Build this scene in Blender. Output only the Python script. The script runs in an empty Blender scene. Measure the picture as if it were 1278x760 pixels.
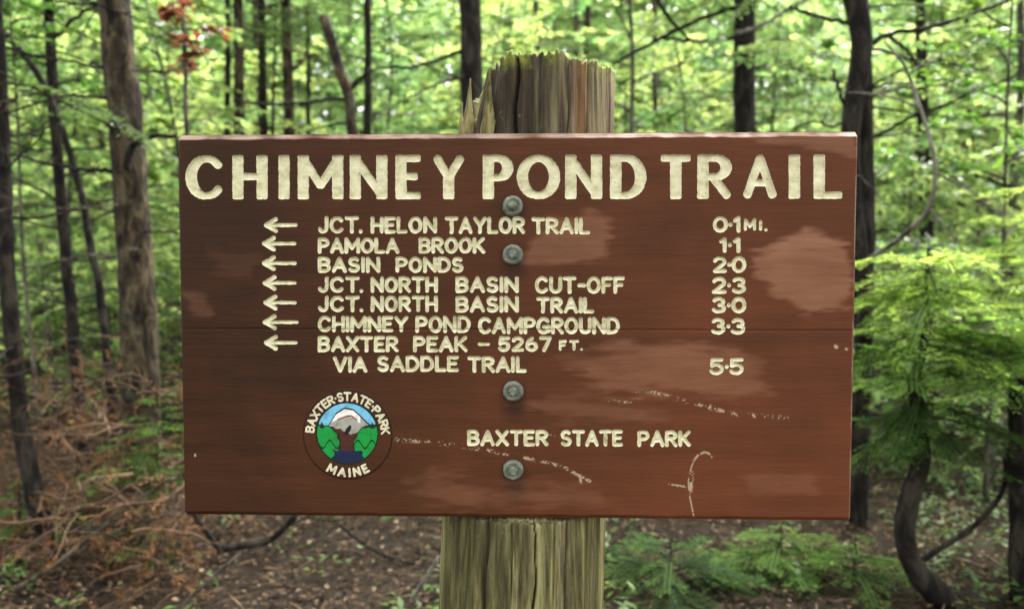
import bpy, math
import numpy as np
from mathutils import Vector, Matrix, Euler

# ------------------------------------------------------------------ camera, sky, sun, exposure
scene = bpy.context.scene
F_PX, CX, CY = 1000.0, 639.0, 380.0           # measured in the 1278 x 760 photograph
PITCH = 0.0459658
CAM_Z = 1.5
cam_data = bpy.data.cameras.new("camera")
cam = bpy.data.objects.new("camera", cam_data)
scene.collection.objects.link(cam)
cam.location = (0, 0, CAM_Z)
cam.rotation_euler = (math.pi / 2 - PITCH, 0, 0)
cam_data.sensor_width = 36.0
cam_data.lens = 36.0 * F_PX / 1278.0
cam_data.clip_start = 0.05
cam_data.clip_end = 1000.0
cam_data.dof.use_dof = True
cam_data.dof.focus_distance = 1.45
cam_data.dof.aperture_fstop = 2.8
scene.camera = cam

SUN_EL, SUN_AZ = math.radians(52), math.radians(28)      # azimuth from +Y towards +X: behind the sign, to the right
world = bpy.data.worlds.new("World")
scene.world = world
world.use_nodes = True
wn = world.node_tree
sky = wn.nodes.new("ShaderNodeTexSky")
sky.sky_type = 'NISHITA'
sky.sun_disc = False
sky.sun_elevation = SUN_EL
sky.sun_rotation = SUN_AZ
sky.dust_density = 6.0
sky.air_density = 1.0
sky.ozone_density = 0.6
hs = wn.nodes.new("ShaderNodeHueSaturation")             # a hazy, thinly clouded sky is greyer than a clear one
hs.inputs["Saturation"].default_value = 0.15
wn.links.new(sky.outputs[0], hs.inputs["Color"])
wn.links.new(hs.outputs[0], wn.nodes["Background"].inputs[0])
wn.nodes["Background"].inputs[1].default_value = 0.15
sun_data = bpy.data.lights.new("sun", 'SUN')
sun_data.energy = 1.5
sun_data.angle = math.radians(14)
sun_data.color = (1.0, 0.95, 0.86)
sun = bpy.data.objects.new("sun", sun_data)
scene.collection.objects.link(sun)
to_sun = Vector((math.sin(SUN_AZ) * math.cos(SUN_EL), math.cos(SUN_AZ) * math.cos(SUN_EL), math.sin(SUN_EL)))
sun.rotation_euler = to_sun.to_track_quat('Z', 'Y').to_euler()

scene.view_settings.view_transform = 'Standard'
scene.view_settings.look = 'None'
scene.view_settings.gamma = 1.0
scene.view_settings.exposure = 2.75
scene.cycles.max_bounces = 8
scene.cycles.diffuse_bounces = 4
scene.cycles.transmission_bounces = 6
scene.cycles.use_denoising = True

rng = np.random.default_rng(7)
UP = np.array((0.0, 0.0, 1.0))

# ------------------------------------------------------------------ helpers
def at(px, py, Y):
    """world point seen at photo pixel (px, py) at distance Y straight ahead of the camera"""
    c = np.array(((px - CX) / F_PX * Y, Y, -(py - CY) / F_PX * Y))
    s, k = math.sin(-PITCH), math.cos(-PITCH)
    return np.array((c[0], k * c[1] - s * c[2], s * c[1] + k * c[2] + CAM_Z))

def vhash(i, j, k, seed):
    h = (i * 374761393 + j * 668265263 + k * 2147483647 + seed * 974634777).astype(np.int64) & 0xffffffff
    h = ((h ^ (h >> 13)) * 1274126177) & 0xffffffff
    return ((h ^ (h >> 16)) & 0xffff) / 65535.0

def noise(x, y=0.0, z=0.0, seed=0):
    x, y, z = np.broadcast_arrays(np.asarray(x, float), np.asarray(y, float), np.asarray(z, float))
    xi, yi, zi = np.floor(x), np.floor(y), np.floor(z)
    fx, fy, fz = x - xi, y - yi, z - zi
    fx, fy, fz = [t * t * (3 - 2 * t) for t in (fx, fy, fz)]
    xi, yi, zi = xi.astype(np.int64), yi.astype(np.int64), zi.astype(np.int64)
    out = 0
    for a in (0, 1):
        for b in (0, 1):
            for c in (0, 1):
                w = (fx if a else 1 - fx) * (fy if b else 1 - fy) * (fz if c else 1 - fz)
                out = out + w * vhash(xi + a, yi + b, zi + c, seed)
    return out

def fbm(x, y=0.0, z=0.0, seed=0, o=4):
    s, a, f = 0, 0.5, 1.0
    for i in range(o):
        s = s + a * noise(np.asarray(x) * f, np.asarray(y) * f, np.asarray(z) * f, seed + i)
        a *= 0.5
        f *= 2.03
    return s / (1 - 0.5 ** o)

def unit(v):
    return v / np.maximum(np.linalg.norm(v, axis=-1, keepdims=True), 1e-9)

class MB:
    """collects quads and triangles, links them as ONE mesh object"""
    def __init__(s):
        s.v, s.q, s.t, s.tint, s.mq, s.n = [], [], [], [], [], 0
    def add(s, v, q=None, t=None, tint=0.5, mat=0):
        v = np.asarray(v, float).reshape(-1, 3)
        if q is not None and len(q):
            q = np.asarray(q, np.int64).reshape(-1, 4)
            s.q.append(q + s.n); s.mq.append((len(q), mat, 4))
        if t is not None and len(t):
            t = np.asarray(t, np.int64).reshape(-1, 3)
            s.t.append(t + s.n)
        s.v.append(v)
        s.tint.append(np.broadcast_to(np.asarray(tint, float), (len(v),)))
        s.n += len(v)
        return s
    def tube(s, pts, rad, n=6, tint=0.5, rough=0.0, seed=0, mat=0, cap=True):
        p = np.asarray(pts, float); m = len(p)
        r = np.broadcast_to(np.asarray(rad, float), (m,))
        d = unit(np.gradient(p, axis=0))
        ref = np.array((1.0, 0, 0)) if abs(d[0][0]) < 0.8 else np.array((0, 1.0, 0))
        a = np.linspace(0, 2 * np.pi, n, endpoint=False)
        V = np.zeros((m, n, 3))
        x = unit(np.cross(d[0], ref))
        for i in range(m):
            x = unit(x - d[i] * np.dot(x, d[i])); y = np.cross(d[i], x)
            V[i] = p[i] + r[i] * (np.cos(a)[:, None] * x + np.sin(a)[:, None] * y)
        if rough:
            c = (V - p[:, None])
            k = 1 + rough * (fbm(np.cos(a)[None] * 1.6 + seed, np.sin(a)[None] * 1.6, np.linspace(0, m * 0.33, m)[:, None], seed, 3) - 0.5) * 2
            V = p[:, None] + c * k[..., None]
        i = np.arange(m - 1)[:, None] * n; j = np.arange(n)[None]
        q = np.stack([i + j, i + (j + 1) % n, i + n + (j + 1) % n, i + n + j], -1).reshape(-1, 4)
        V = V.reshape(-1, 3); t = None
        if cap:
            V = np.concatenate([V, p[-1:]])
            t = [((m - 1) * n + k, (m - 1) * n + (k + 1) % n, m * n) for k in range(n)]
        s.add(V, q, t, tint, mat)
        return s
    def leaves(s, P, D, N, L, W, tint, fold=0.18, mat=0, mid=0.45):
        P, D, N = np.asarray(P), unit(np.asarray(D)), np.asarray(N)
        S = unit(np.cross(D, N)); N = np.cross(S, D)
        k = len(P)
        L = np.broadcast_to(np.asarray(L, float), (k,))[:, None]; W = np.broadcast_to(np.asarray(W, float), (k,))[:, None]
        V = np.stack([P, P + D * L * mid + S * W / 2 + N * W * fold, P + D * L, P + D * L * mid - S * W / 2 + N * W * fold], 1)
        q = np.arange(k * 4).reshape(k, 4)
        s.add(V.reshape(-1, 3), q, None, np.repeat(np.broadcast_to(tint, (k,)), 4), mat)
        return s
    def build(s, name, mats, parent=None, smooth=True, attrs=None):
        me = bpy.data.meshes.new(name)
        V = np.concatenate(s.v) if s.v else np.zeros((0, 3))
        Q = np.concatenate(s.q) if s.q else np.zeros((0, 4), np.int64)
        T = np.concatenate(s.t) if s.t else np.zeros((0, 3), np.int64)
        me.vertices.add(len(V)); me.vertices.foreach_set("co", V.astype(np.float32).ravel())
        me.loops.add(Q.size + T.size)
        me.loops.foreach_set("vertex_index", np.concatenate([Q.ravel(), T.ravel()]).astype(np.int32))
        me.polygons.add(len(Q) + len(T))
        me.polygons.foreach_set("loop_start", np.concatenate([np.arange(len(Q)) * 4, Q.size + np.arange(len(T)) * 3]).astype(np.int32))
        if not isinstance(mats, (list, tuple)): mats = [mats]
        for m in mats: me.materials.append(m)
        mi = np.zeros(len(Q) + len(T), np.int32)
        if len(mats) > 1:
            k = 0
            for c, m, _ in s.mq: mi[k:k + c] = m; k += c
        me.polygons.foreach_set("material_index", mi)
        me.polygons.foreach_set("use_smooth", np.full(len(Q) + len(T), bool(smooth)))
        a = me.attributes.new("tint", 'FLOAT', 'POINT'); a.data.foreach_set("value", np.concatenate(s.tint).astype(np.float32))
        for k, arr in (attrs or {}).items():
            if arr.ndim == 2:
                a = me.attributes.new(k, 'FLOAT_COLOR', 'POINT'); a.data.foreach_set("color", arr.astype(np.float32).ravel())
            else:
                a = me.attributes.new(k, 'FLOAT', 'POINT'); a.data.foreach_set("value", arr.astype(np.float32))
        me.update(calc_edges=True); me.validate()
        o = bpy.data.objects.new(name, me)
        scene.collection.objects.link(o)
        if parent: o.parent = parent
        return o

def tag(o, label=None, cat=None, group=None, kind=None):
    if label: o["label"] = label
    if cat: o["category"] = cat
    if group: o["group"] = group
    if kind: o["kind"] = kind
    return o

def thing(name, loc, label, cat, group=None):
    o = bpy.data.objects.new(name, None)
    o.empty_display_size = 0.1
    scene.collection.objects.link(o)
    o.location = loc
    return tag(o, label, cat, group)

def copy_thing(src, loc, rz, sc, label=None):
    r = src.copy(); scene.collection.objects.link(r)
    r.location = loc; r.rotation_euler = (0, 0, rz); r.scale = (sc, sc, sc)
    if label: r["label"] = label
    for ch in list(src.children):
        c = ch.copy(); scene.collection.objects.link(c); c.parent = r
    return r

# ------------------------------------------------------------------ materials
class NT:
    def __init__(s, name):
        s.m = bpy.data.materials.new(name); s.m.use_nodes = True
        s.t = s.m.node_tree; s.t.nodes.clear()
        s.out = s.n("ShaderNodeOutputMaterial")
    def n(s, typ, **k):
        x = s.t.nodes.new(typ)
        for a, b in k.items(): setattr(x, a, b)
        return x
    def l(s, a, b): s.t.links.new(a, b)
    def set(s, sock, v):
        if hasattr(v, "default_value") or hasattr(v, "links"): s.l(v, sock)
        else: sock.default_value = v
    def attr(s, name): return s.n("ShaderNodeAttribute", attribute_name=name)
    def coord(s, scale=(1, 1, 1), out="Object"):
        c = s.n("ShaderNodeTexCoord"); m = s.n("ShaderNodeMapping"); m.inputs["Scale"].default_value = scale
        s.l(c.outputs[out], m.inputs[0]); return m.outputs[0]
    def noise(s, vec, scale, detail=4, rough=0.55, dist=0.0):
        x = s.n("ShaderNodeTexNoise"); s.l(vec, x.inputs["Vector"])
        x.inputs["Scale"].default_value = scale; x.inputs["Detail"].default_value = detail
        x.inputs["Roughness"].default_value = rough; x.inputs["Distortion"].default_value = dist
        return x.outputs["Fac"]
    def ramp(s, fac, stops):
        r = s.n("ShaderNodeValToRGB"); s.l(fac, r.inputs[0])
        e = r.color_ramp.elements
        while len(e) < len(stops): e.new(0.5)
        for q, (p, c) in zip(e, stops):
            q.position = p; q.color = (*c, 1) if len(c) == 3 else c
        return r.outputs[0]
    def rampf(s, fac, p0, p1):
        r = s.n("ShaderNodeMapRange"); s.l(fac, r.inputs[0])
        r.interpolation_type = 'SMOOTHSTEP'
        r.inputs[1].default_value = p0; r.inputs[2].default_value = p1
        return r.outputs[0]
    def mix(s, fac, a, b):
        x = s.n("ShaderNodeMix", data_type='RGBA')
        s.set(x.inputs["Factor"], fac); s.set(x.inputs["A"], a if not isinstance(a, tuple) else (*a, 1)); s.set(x.inputs["B"], b if not isinstance(b, tuple) else (*b, 1))
        return x.outputs["Result"]
    def math(s, op, a, b=0.0, c=0.0):
        x = s.n("ShaderNodeMath", operation=op)
        s.set(x.inputs[0], a); s.set(x.inputs[1], b); s.set(x.inputs[2], c)
        return x.outputs[0]
    def bump(s, h, strength, dist=0.01):
        b = s.n("ShaderNodeBump"); b.inputs["Strength"].default_value = strength; b.inputs["Distance"].default_value = dist
        s.l(h, b.inputs["Height"]); return b.outputs[0]
    def principled(s, color, rough=0.8, normal=None, spec=0.5, metal=0.0):
        p = s.n("ShaderNodeBsdfPrincipled")
        s.set(p.inputs["Base Color"], color if not isinstance(color, tuple) else (*color, 1)); s.set(p.inputs["Roughness"], rough)
        s.set(p.inputs["Specular IOR Level"], spec); s.set(p.inputs["Metallic"], metal)
        if normal is not None: s.l(normal, p.inputs["Normal"])
        return p
    def finish(s, sh):
        s.l(sh.outputs[0] if hasattr(sh, "outputs") else sh, s.out.inputs[0]); return s.m

def leaf_mat(name, stops, trans_gain=1.3, trans_fac=0.5, warm=(1.1, 1.0, 0.6), rough=0.5, spec=0.35):
    t = NT(name)
    col = t.ramp(t.attr("tint").outputs["Fac"], stops)
    p = t.principled(col, rough, spec=spec)
    tr = t.n("ShaderNodeBsdfTranslucent")
    g = t.n("ShaderNodeMix", data_type='RGBA', blend_type='MULTIPLY'); g.inputs["Factor"].default_value = 1
    t.l(col, g.inputs["A"]); g.inputs["B"].default_value = (warm[0] * trans_gain, warm[1] * trans_gain, warm[2] * trans_gain, 1)
    t.l(g.outputs["Result"], tr.inputs[0])
    m = t.n("ShaderNodeMixShader"); m.inputs[0].default_value = trans_fac
    t.l(p.outputs[0], m.inputs[1]); t.l(tr.outputs[0], m.inputs[2])
    return t.finish(m)

def bark_mat(name, dark, mid, light, lichen=(0.10, 0.115, 0.07), lich=0.55, scale=1.0):
    t = NT(name)
    v = t.coord((15 * scale, 15 * scale, 6 * scale))
    n1 = t.noise(v, 1.0, 6, 0.65, 0.6)
    v2 = t.coord((4, 4, 3))
    n2 = t.noise(v2, 1.0, 5, 0.6)
    n3 = t.noise(t.coord((60, 60, 25)), 1.0, 3, 0.6)
    col = t.ramp(n1, [(0.40, dark), (0.5, mid), (0.61, light)])
    col = t.mix(t.math('MULTIPLY', t.rampf(n2, lich, lich + 0.14), t.rampf(n3, 0.35, 0.6)), col, lichen)
    h = t.math('ADD', n1, t.math('MULTIPLY', n3, 0.4))
    return t.finish(t.principled(col, 0.9, t.bump(h, 1.0, 0.03), spec=0.2))

M = {}
M['bark_spruce'] = bark_mat("bark_spruce", (0.008, 0.0055, 0.003), (0.034, 0.0245, 0.0125), (0.095, 0.072, 0.038))
M['bark_dark'] = bark_mat("bark_dark", (0.004, 0.003, 0.002), (0.011, 0.0085, 0.0055), (0.034, 0.028, 0.019), (0.045, 0.050, 0.03), 0.6)
M['bark_grey'] = bark_mat("bark_grey", (0.02, 0.017, 0.012), (0.06, 0.05, 0.036), (0.13, 0.115, 0.085), (0.13, 0.14, 0.1), 0.5)
M['bark_pale'] = bark_mat("bark_pale", (0.05, 0.043, 0.034), (0.12, 0.105, 0.082), (0.2, 0.18, 0.145), (0.3, 0.31, 0.27), 0.55)
M['leaf_beech'] = leaf_mat("leaf_beech", [(0, (0.028, 0.070, 0.022)), (0.5, (0.080, 0.143, 0.045)), (1, (0.18, 0.225, 0.07))], 3.0, 0.62, (1.04, 1.0, 0.95))
M['leaf_maple'] = leaf_mat("leaf_maple", [(0, (0.03, 0.09, 0.018)), (0.6, (0.06, 0.15, 0.03)), (1, (0.11, 0.19, 0.035))], 1.6, 0.5)
M['leaf_red'] = leaf_mat("leaf_red", [(0, (0.08, 0.03, 0.016)), (0.7, (0.14, 0.05, 0.028)), (1, (0.17, 0.09, 0.04))], 1.0, 0.5, (1.1, 0.9, 0.8))
M['needle_spruce'] = leaf_mat("needle_spruce", [(0, (0.024, 0.05, 0.022)), (0.6, (0.055, 0.095, 0.04)), (1, (0.10, 0.15, 0.055))], 2.4, 0.45)
M['needle_fir'] = leaf_mat("needle_fir", [(0, (0.026, 0.058, 0.016)), (0.5, (0.078, 0.15, 0.034)), (1, (0.17, 0.25, 0.07))], 2.9, 0.55, (1.08, 1.0, 0.6), 0.75, 0.1)
M['needle_brown'] = leaf_mat("needle_brown", [(0, (0.06, 0.028, 0.011)), (0.6, (0.165, 0.074, 0.026)), (1, (0.27, 0.15, 0.055))], 1.1, 0.35, (1, 0.9, 0.8), 0.8, 0.1)
M['litter'] = leaf_mat("litter", [(0, (0.008, 0.006, 0.004)), (0.36, (0.048, 0.031, 0.018)), (0.65, (0.125, 0.082, 0.047)), (0.84, (0.22, 0.165, 0.10)), (1, (0.36, 0.31, 0.20))], 0.9, 0.15, (1, 0.9, 0.8), 0.85, 0.08)
M['herb'] = leaf_mat("herb", [(0, (0.03, 0.075, 0.015)), (0.6, (0.07, 0.14, 0.025)), (1, (0.13, 0.18, 0.03))], 1.4, 0.45)

# ================================================================== SETTING
def ground_z(x, y):
    x, y = np.asarray(x, float), np.asarray(y, float)
    z = (fbm(x * 0.35 + 3, y * 0.35, 0, 5, 3) - 0.5) * 0.28 + (fbm(x * 1.7, y * 1.7, 0, 9, 3) - 0.5) * 0.09
    far = np.clip((y - 9) / 30, 0, 1)
    return z + far * 0.8

def axis(a, b, dense0, dense1, st, st2):
    return np.concatenate([np.linspace(a, dense0, st2, endpoint=False), np.arange(dense0, dense1, st), np.linspace(dense1, b, st2)])
gx = axis(-150, 150, -9, 9, 0.12, 24); gy = axis(-60, 220, -1, 16, 0.12, 30)
X, Y = np.meshgrid(gx, gy)
Z = ground_z(X, Y) + (fbm(X * 6, Y * 6, 0, 31, 3) - 0.5) * 0.05
n0, n1 = X.shape
idx = np.arange(n0 * n1).reshape(n0, n1)
Qg = np.stack([idx[:-1, :-1], idx[:-1, 1:], idx[1:, 1:], idx[1:, :-1]], -1).reshape(-1, 4)
t = NT("forest_soil")
v = t.coord((1, 1, 1))
na, nb, nc = t.noise(v, 1.1, 5, 0.6), t.noise(v, 17, 6, 0.7), t.noise(v, 60, 4, 0.7)
col = t.ramp(nb, [(0.3, (0.008, 0.006, 0.004)), (0.5, (0.028, 0.020, 0.0125)), (0.62, (0.055, 0.039, 0.024)), (0.75, (0.09, 0.068, 0.043))])
col = t.mix(t.math('MULTIPLY', t.rampf(na, 0.56, 0.7), t.rampf(nc, 0.4, 0.55)), col, (0.045, 0.075, 0.018))
M['soil'] = t.finish(t.principled(col, 0.95, t.bump(t.math('ADD', nb, nc), 1.0, 0.03), spec=0.15))
g = MB().add(np.stack([X, Y, Z], -1).reshape(-1, 3), Qg).build("ground", M['soil'])
tag(g, "brown forest floor of soil and needles", None, None, "structure")

# ------------------------------------------------------------------ leaf litter, herbs (nobody could count them)
def scatter(n, x0, x1, y0, y1, pw=1.0):
    y = y0 + (y1 - y0) * rng.random(n) ** pw
    half = np.minimum(0.8 * y + 2.0, x1)
    x = (rng.random(n) * 2 - 1) * half
    return x, y
lx, ly = scatter(110000, -12, 12, 1.6, 15, 1.35)
lz = ground_z(lx, ly) + 0.012 + rng.random(len(lx)) * 0.03
az = rng.random(len(lx)) * 2 * np.pi
D = np.stack([np.cos(az), np.sin(az), rng.normal(0, 0.25, len(lx))], -1)
N = unit(np.stack([rng.normal(0, 0.35, len(lx)), rng.normal(0, 0.35, len(lx)), np.ones(len(lx))], -1))
patch = fbm(lx * 0.9, ly * 0.9, 0, 71, 3)
tint = np.clip(rng.beta(1.3, 2.3, len(lx)) + (patch - 0.5) * 0.5, 0, 1)
L = rng.uniform(0.015, 0.042, len(lx))
lit = MB().leaves(np.stack([lx, ly, lz], -1), D, N, L, L * rng.uniform(0.4, 0.75, len(lx)), tint, 0.25)
nt = 11000                                                     # small twigs lying among the leaves
tx, ty = scatter(nt, -12, 12, 1.8, 11, 1.2)
ta = rng.random(nt) * 2 * np.pi
lit.leaves(np.stack([tx, ty, ground_z(tx, ty) + 0.03], -1), np.stack([np.cos(ta), np.sin(ta), rng.normal(0, 0.1, nt)], -1),
           np.tile(UP, (nt, 1)), rng.uniform(0.08, 0.3, nt), rng.uniform(0.004, 0.011, nt), rng.beta(1.3, 2, nt), 0.5)
lit = lit.build("leaf_litter", M['litter'])
tag(lit, "brown fallen leaves and twigs covering the forest floor", "leaf litter", None, "stuff")

nh = 9000
hx, hy = scatter(nh, -12, 12, 2.2, 17, 1.0)
keep = (fbm(hx * 0.8 + 11, hy * 0.8, 0, 77, 3) > 0.55 - 0.13 * np.clip((hx - 0.2) / 2, -1, 1)) | (rng.random(nh) < 0.05)
hx, hy = hx[keep], hy[keep]
hb = MB()
for k in range(6):
    a = rng.random(len(hx)) * 6.283
    P = np.stack([hx + rng.normal(0, 0.03, len(hx)), hy + rng.normal(0, 0.03, len(hx)), ground_z(hx, hy) + rng.uniform(0.01, 0.13, len(hx))], -1)
    hb.leaves(P, np.stack([np.cos(a), np.sin(a), rng.uniform(-0.2, 0.7, len(hx))], -1), np.tile(UP, (len(hx), 1)),
              rng.uniform(0.03, 0.075, len(hx)), rng.uniform(0.012, 0.035, len(hx)), rng.beta(2, 2, len(hx)))
tag(hb.build("undergrowth", M['herb']), "low green seedlings and mossy plants on the forest floor", "ground plants", None, "stuff")

# ------------------------------------------------------------------ plant generators (local coordinates, base at the origin)
def bend(p0, d, L, n, rng, wob=0.12, droop=0.0):
    """a wavering polyline from p0"""
    d = unit(np.asarray(d, float)); pts = [np.asarray(p0, float)]
    for i in range(n):
        d = unit(d + rng.normal(0, wob, 3) + np.array((0, 0, -droop / n)))
        pts.append(pts[-1] + d * L / n)
    return np.array(pts)

def sample(pts, t):
    pts = np.asarray(pts); u = np.clip(t, 0, 1) * (len(pts) - 1)
    i = np.minimum(u.astype(int), len(pts) - 2); f = (u - i)[..., None]
    return pts[i] * (1 - f) + pts[i + 1] * f, unit(pts[i + 1] - pts[i])

def fir_limb(w, c, pts, rng, side=0.34, step=0.05, needle=0.03, nw=0.007, tint0=0.5, r0=0.006, nstep=0.012, start=0.12, flat=0.12):
    """one flat conifer spray along the polyline pts: twig wood into w, needles into c"""
    Ltot = np.linalg.norm(np.diff(pts, axis=0), axis=1).sum()
    w.tube(pts, np.linspace(r0, 0.0015, len(pts)), 5, 0.4)
    k = max(3, int(Ltot / step))
    tt = np.linspace(start, 0.985, k)
    P, D = sample(pts, tt)
    Sd = unit(np.cross(D, UP))
    Pn, Dn, Nn, Tn = [], [], [], []
    for i in range(k):
        for sg in (-1, 1):
            if rng.random() < 0.12: continue
            L = Ltot * side * (1 - tt[i] * 0.85) * rng.uniform(0.65, 1.1) + 0.02
            d = unit(D[i] * 0.72 + sg * Sd[i] * 0.8 + np.array((0, 0, rng.normal(-0.05, flat))))
            m = max(2, int(L / nstep))
            f = np.linspace(0.06, 1, m)[:, None]
            q = P[i] + d * L * f + np.array((0, 0, -0.12 * L)) * f ** 2
            sd = unit(np.cross(d, UP))
            for s2 in (-1, 1):
                Pn.append(q); Dn.append(unit(d * 0.75 + s2 * sd * 0.75 + rng.normal(0, 0.18, (m, 3)) + np.array((0, 0, 0.12))))
                Nn.append(np.tile(UP, (m, 1)) + rng.normal(0, 0.25, (m, 3)))
                Tn.append(np.clip(tint0 + 0.28 * f[:, 0] - 0.14 + rng.normal(0, 0.1, m), 0, 1))
            if L > 0.12:
                w.tube(np.stack([P[i], P[i] + d * L * 0.9]), (0.0022, 0.001), 3, 0.4, cap=False)
    m = max(4, int(Ltot / nstep)); tt = np.linspace(0.25, 1, m); q, dq = sample(pts, tt); sd = unit(np.cross(dq, UP))
    for s2 in (-1, 1):
        Pn.append(q); Dn.append(unit(dq * 0.8 + s2 * sd * 0.6)); Nn.append(np.tile(UP, (m, 1))); Tn.append(np.full(m, tint0))
    Pn, Dn, Nn, Tn = map(np.concatenate, (Pn, Dn, Nn, Tn))
    c.leaves(Pn, Dn, Nn, needle * rng.uniform(0.7, 1.15, len(Pn)), nw, Tn, 0.1)

def dead_limb(w, p0, d, L, rng, r=0.006, twigs=6):
    pts = bend(p0, d, L, 7, rng, 0.10, 0.25)
    w.tube(pts, np.linspace(r, 0.0016, 8), 5, 0.3)
    for k in range(twigs):
        u = rng.uniform(0.25, 0.95); P, D = sample(pts, np.array([u]))
        dd = unit(D[0] + rng.normal(0, 0.6, 3))
        w.tube(bend(P[0], dd, L * rng.uniform(0.12, 0.4) * (1.1 - u), 3, rng, 0.15), np.linspace(r * 0.45, 0.001, 4), 3, 0.3, cap=False)

def spruce_parts(rng, path, rad, limbs=26, dead=22, live_from=2.2, Lmax=1.3, fine=1.0, tint0=0.45, dead_from=0.4, top=None, sides=12, az_free=None, dead_to=None):
    """trunk with dead lower limbs, and the living sprays above"""
    w, c = MB(), MB()
    path = np.asarray(path, float)
    w.tube(path, rad, sides, 0.5, 0.13, int(rng.integers(1000)))
    H = path[-1][2]
    zz = path[:, 2]
    def on(z): return np.array((np.interp(z, zz, path[:, 0]), np.interp(z, zz, path[:, 1]), z))
    for k in range(dead):
        z = rng.uniform(dead_from, min(dead_to or (live_from + 1.5), H * 0.9)); a = rng.random() * 6.283
        dead_limb(w, on(z), (math.cos(a), math.sin(a), rng.uniform(-0.1, 0.35)), rng.uniform(0.3, Lmax * 1.15), rng, rng.uniform(0.005, 0.011), int(rng.integers(2, 8)))
    for k in range(limbs):
        z = live_from + (H - live_from) * (k + rng.random()) / limbs
        a = k * 2.4 + rng.normal(0, 0.4)
        L = Lmax * (1.08 - 0.9 * (z - live_from) / max(H - live_from, 0.1)) * rng.uniform(0.6, 1.1)
        pts = bend(on(z), (math.cos(a), math.sin(a), rng.uniform(-0.05, 0.25)), max(L, 0.15), 6, rng, 0.06, 0.5)
        fir_limb(w, c, pts, rng, 0.34, 0.075 / fine, 0.05 / fine ** 0.5, 0.013 / fine ** 0.5, tint0 + rng.normal(0, 0.08), 0.008, 0.024 / fine)
    return w, c

def broad_parts(rng, path, rad, limbs=16, z0=0.8, Lmax=1.1, leaf=0.075, per=14, tint0=0.55, sub=6, sides=8, z1=None):
    w, c = MB(), MB()
    path = np.asarray(path, float); H = path[-1][2] if z1 is None else z1
    w.tube(path, rad, sides, 0.5, 0.08, int(rng.integers(1000)))
    P, D, N, T = [], [], [], []
    for k in range(limbs):
        z = z0 + (H - z0) * (k + rng.random()) / limbs
        o = np.array((np.interp(z, path[:, 2], path[:, 0]), np.interp(z, path[:, 2], path[:, 1]), z))
        a = k * 2.4 + rng.normal(0, 0.5)
        L = Lmax * rng.uniform(0.5, 1.1) * (1.1 - 0.5 * (z - z0) / max(H - z0, 0.1))
        pts = bend(o, (math.cos(a), math.sin(a), rng.uniform(0.1, 0.7)), L, 7, rng, 0.12, 0.5)
        w.tube(pts, np.linspace(0.009, 0.002, 8), 5, 0.4)
        tw = [(pts, 0.35)]
        for j in range(sub):
            u = rng.uniform(0.25, 0.95); q, d = sample(pts, np.array([u]))
            sd = np.cross(d[0], UP) * rng.choice((-1, 1))
            tp = bend(q[0], d[0] * 0.6 + sd + np.array((0, 0, rng.normal(0.0, 0.15))), L * rng.uniform(0.25, 0.5), 4, rng, 0.12, 0.3)
            w.tube(tp, np.linspace(0.004, 0.0012, 5), 3, 0.4, cap=False); tw.append((tp, 0.1))
        for tp, s0 in tw:
            m = per; u = np.linspace(s0, 1, m); q, d = sample(tp, u)
            sd = unit(np.cross(d, UP)) * np.where(np.arange(m) % 2, 1, -1)[:, None]
            P.append(q); D.append(d * 0.5 + sd * 0.9 + rng.normal(0, 0.25, (m, 3)) + np.array((0, 0, -0.15)))
            N.append(UP + rng.normal(0, 0.35, (m, 3))); T.append(np.clip(tint0 + rng.normal(0, 0.2, m) + rng.normal(0, 0.1), 0, 1))
    P, D, N, T = map(np.concatenate, (P, D, N, T))
    Lf = leaf * rng.uniform(0.6, 1.2, len(P))
    c.leaves(P, D, N, Lf, Lf * 0.62, T, 0.12)
    return w, c

def straight(rng, H, lean=0.03, wob=0.02, n=None):
    n = n or max(12, int(H / 0.18)); z = np.linspace(-0.15, H, n)
    lx, ly = rng.normal(0, lean, 2); ph = rng.random(4) * 6.28
    return np.stack([lx * z + wob * np.sin(z * 1.1 + ph[0]) + wob * 0.5 * np.sin(z * 2.7 + ph[1]), ly * z + wob * np.sin(z * 0.9 + ph[2]), z], -1)

def taper(path, r0, r1, flare=0.5):
    z = path[:, 2] - max(path[0, 2], -0.2); h = z / max(z[-1], 0.01)
    return (r0 * (1 - h) + r1 * h) * (1 + flare * np.exp(-np.maximum(z - 0.1, 0) / 0.13))

# ------------------------------------------------------------------ the trees one can single out in the photo
def px_path(pts, Y, H=None, dy=None):
    """pixel polyline, top first or bottom first, at distance Y -> base point and local path going down to the ground and up to H"""
    w = np.array([at(px, py, Y if dy is None else Y + dy[i]) for i, (px, py) in enumerate(pts)])
    w = w[np.argsort(w[:, 2])]
    lo = w[0]; dlo = unit(w[min(1, len(w) - 1)] - w[0]); dlo = dlo / max(dlo[2], 0.3)
    zb = float(ground_z(lo[0], lo[1]))
    base = lo - dlo * (lo[2] - zb) * 0.6; base[2] = zb; 
    pts3 = [base - np.array((0, 0, 0.15)), base] + [p for p in w if p[2] > zb + 0.05]
    if H and H > w[-1][2] + 0.3:
        d = unit(w[-1] - w[-2]); d = unit(d * np.array((0.4, 0.4, 1)))
        pts3.append(w[-1] + d * (H - w[-1][2]) / d[2])
    P = np.array(pts3)
    s = np.concatenate([[0], np.cumsum(np.linalg.norm(np.diff(P, axis=0), axis=1))])
    u = np.arange(0, s[-1], 0.10)
    Q = np.stack([np.interp(u, s, P[:, i]) for i in range(3)], -1)
    for _ in range(4): Q[1:-1] = (Q[:-2] + 2 * Q[1:-1] + Q[2:]) / 4
    j = np.random.default_rng(len(Q)).normal(0, 0.004, Q.shape); j[:, 2] = 0
    return base, Q - base + j

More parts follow.
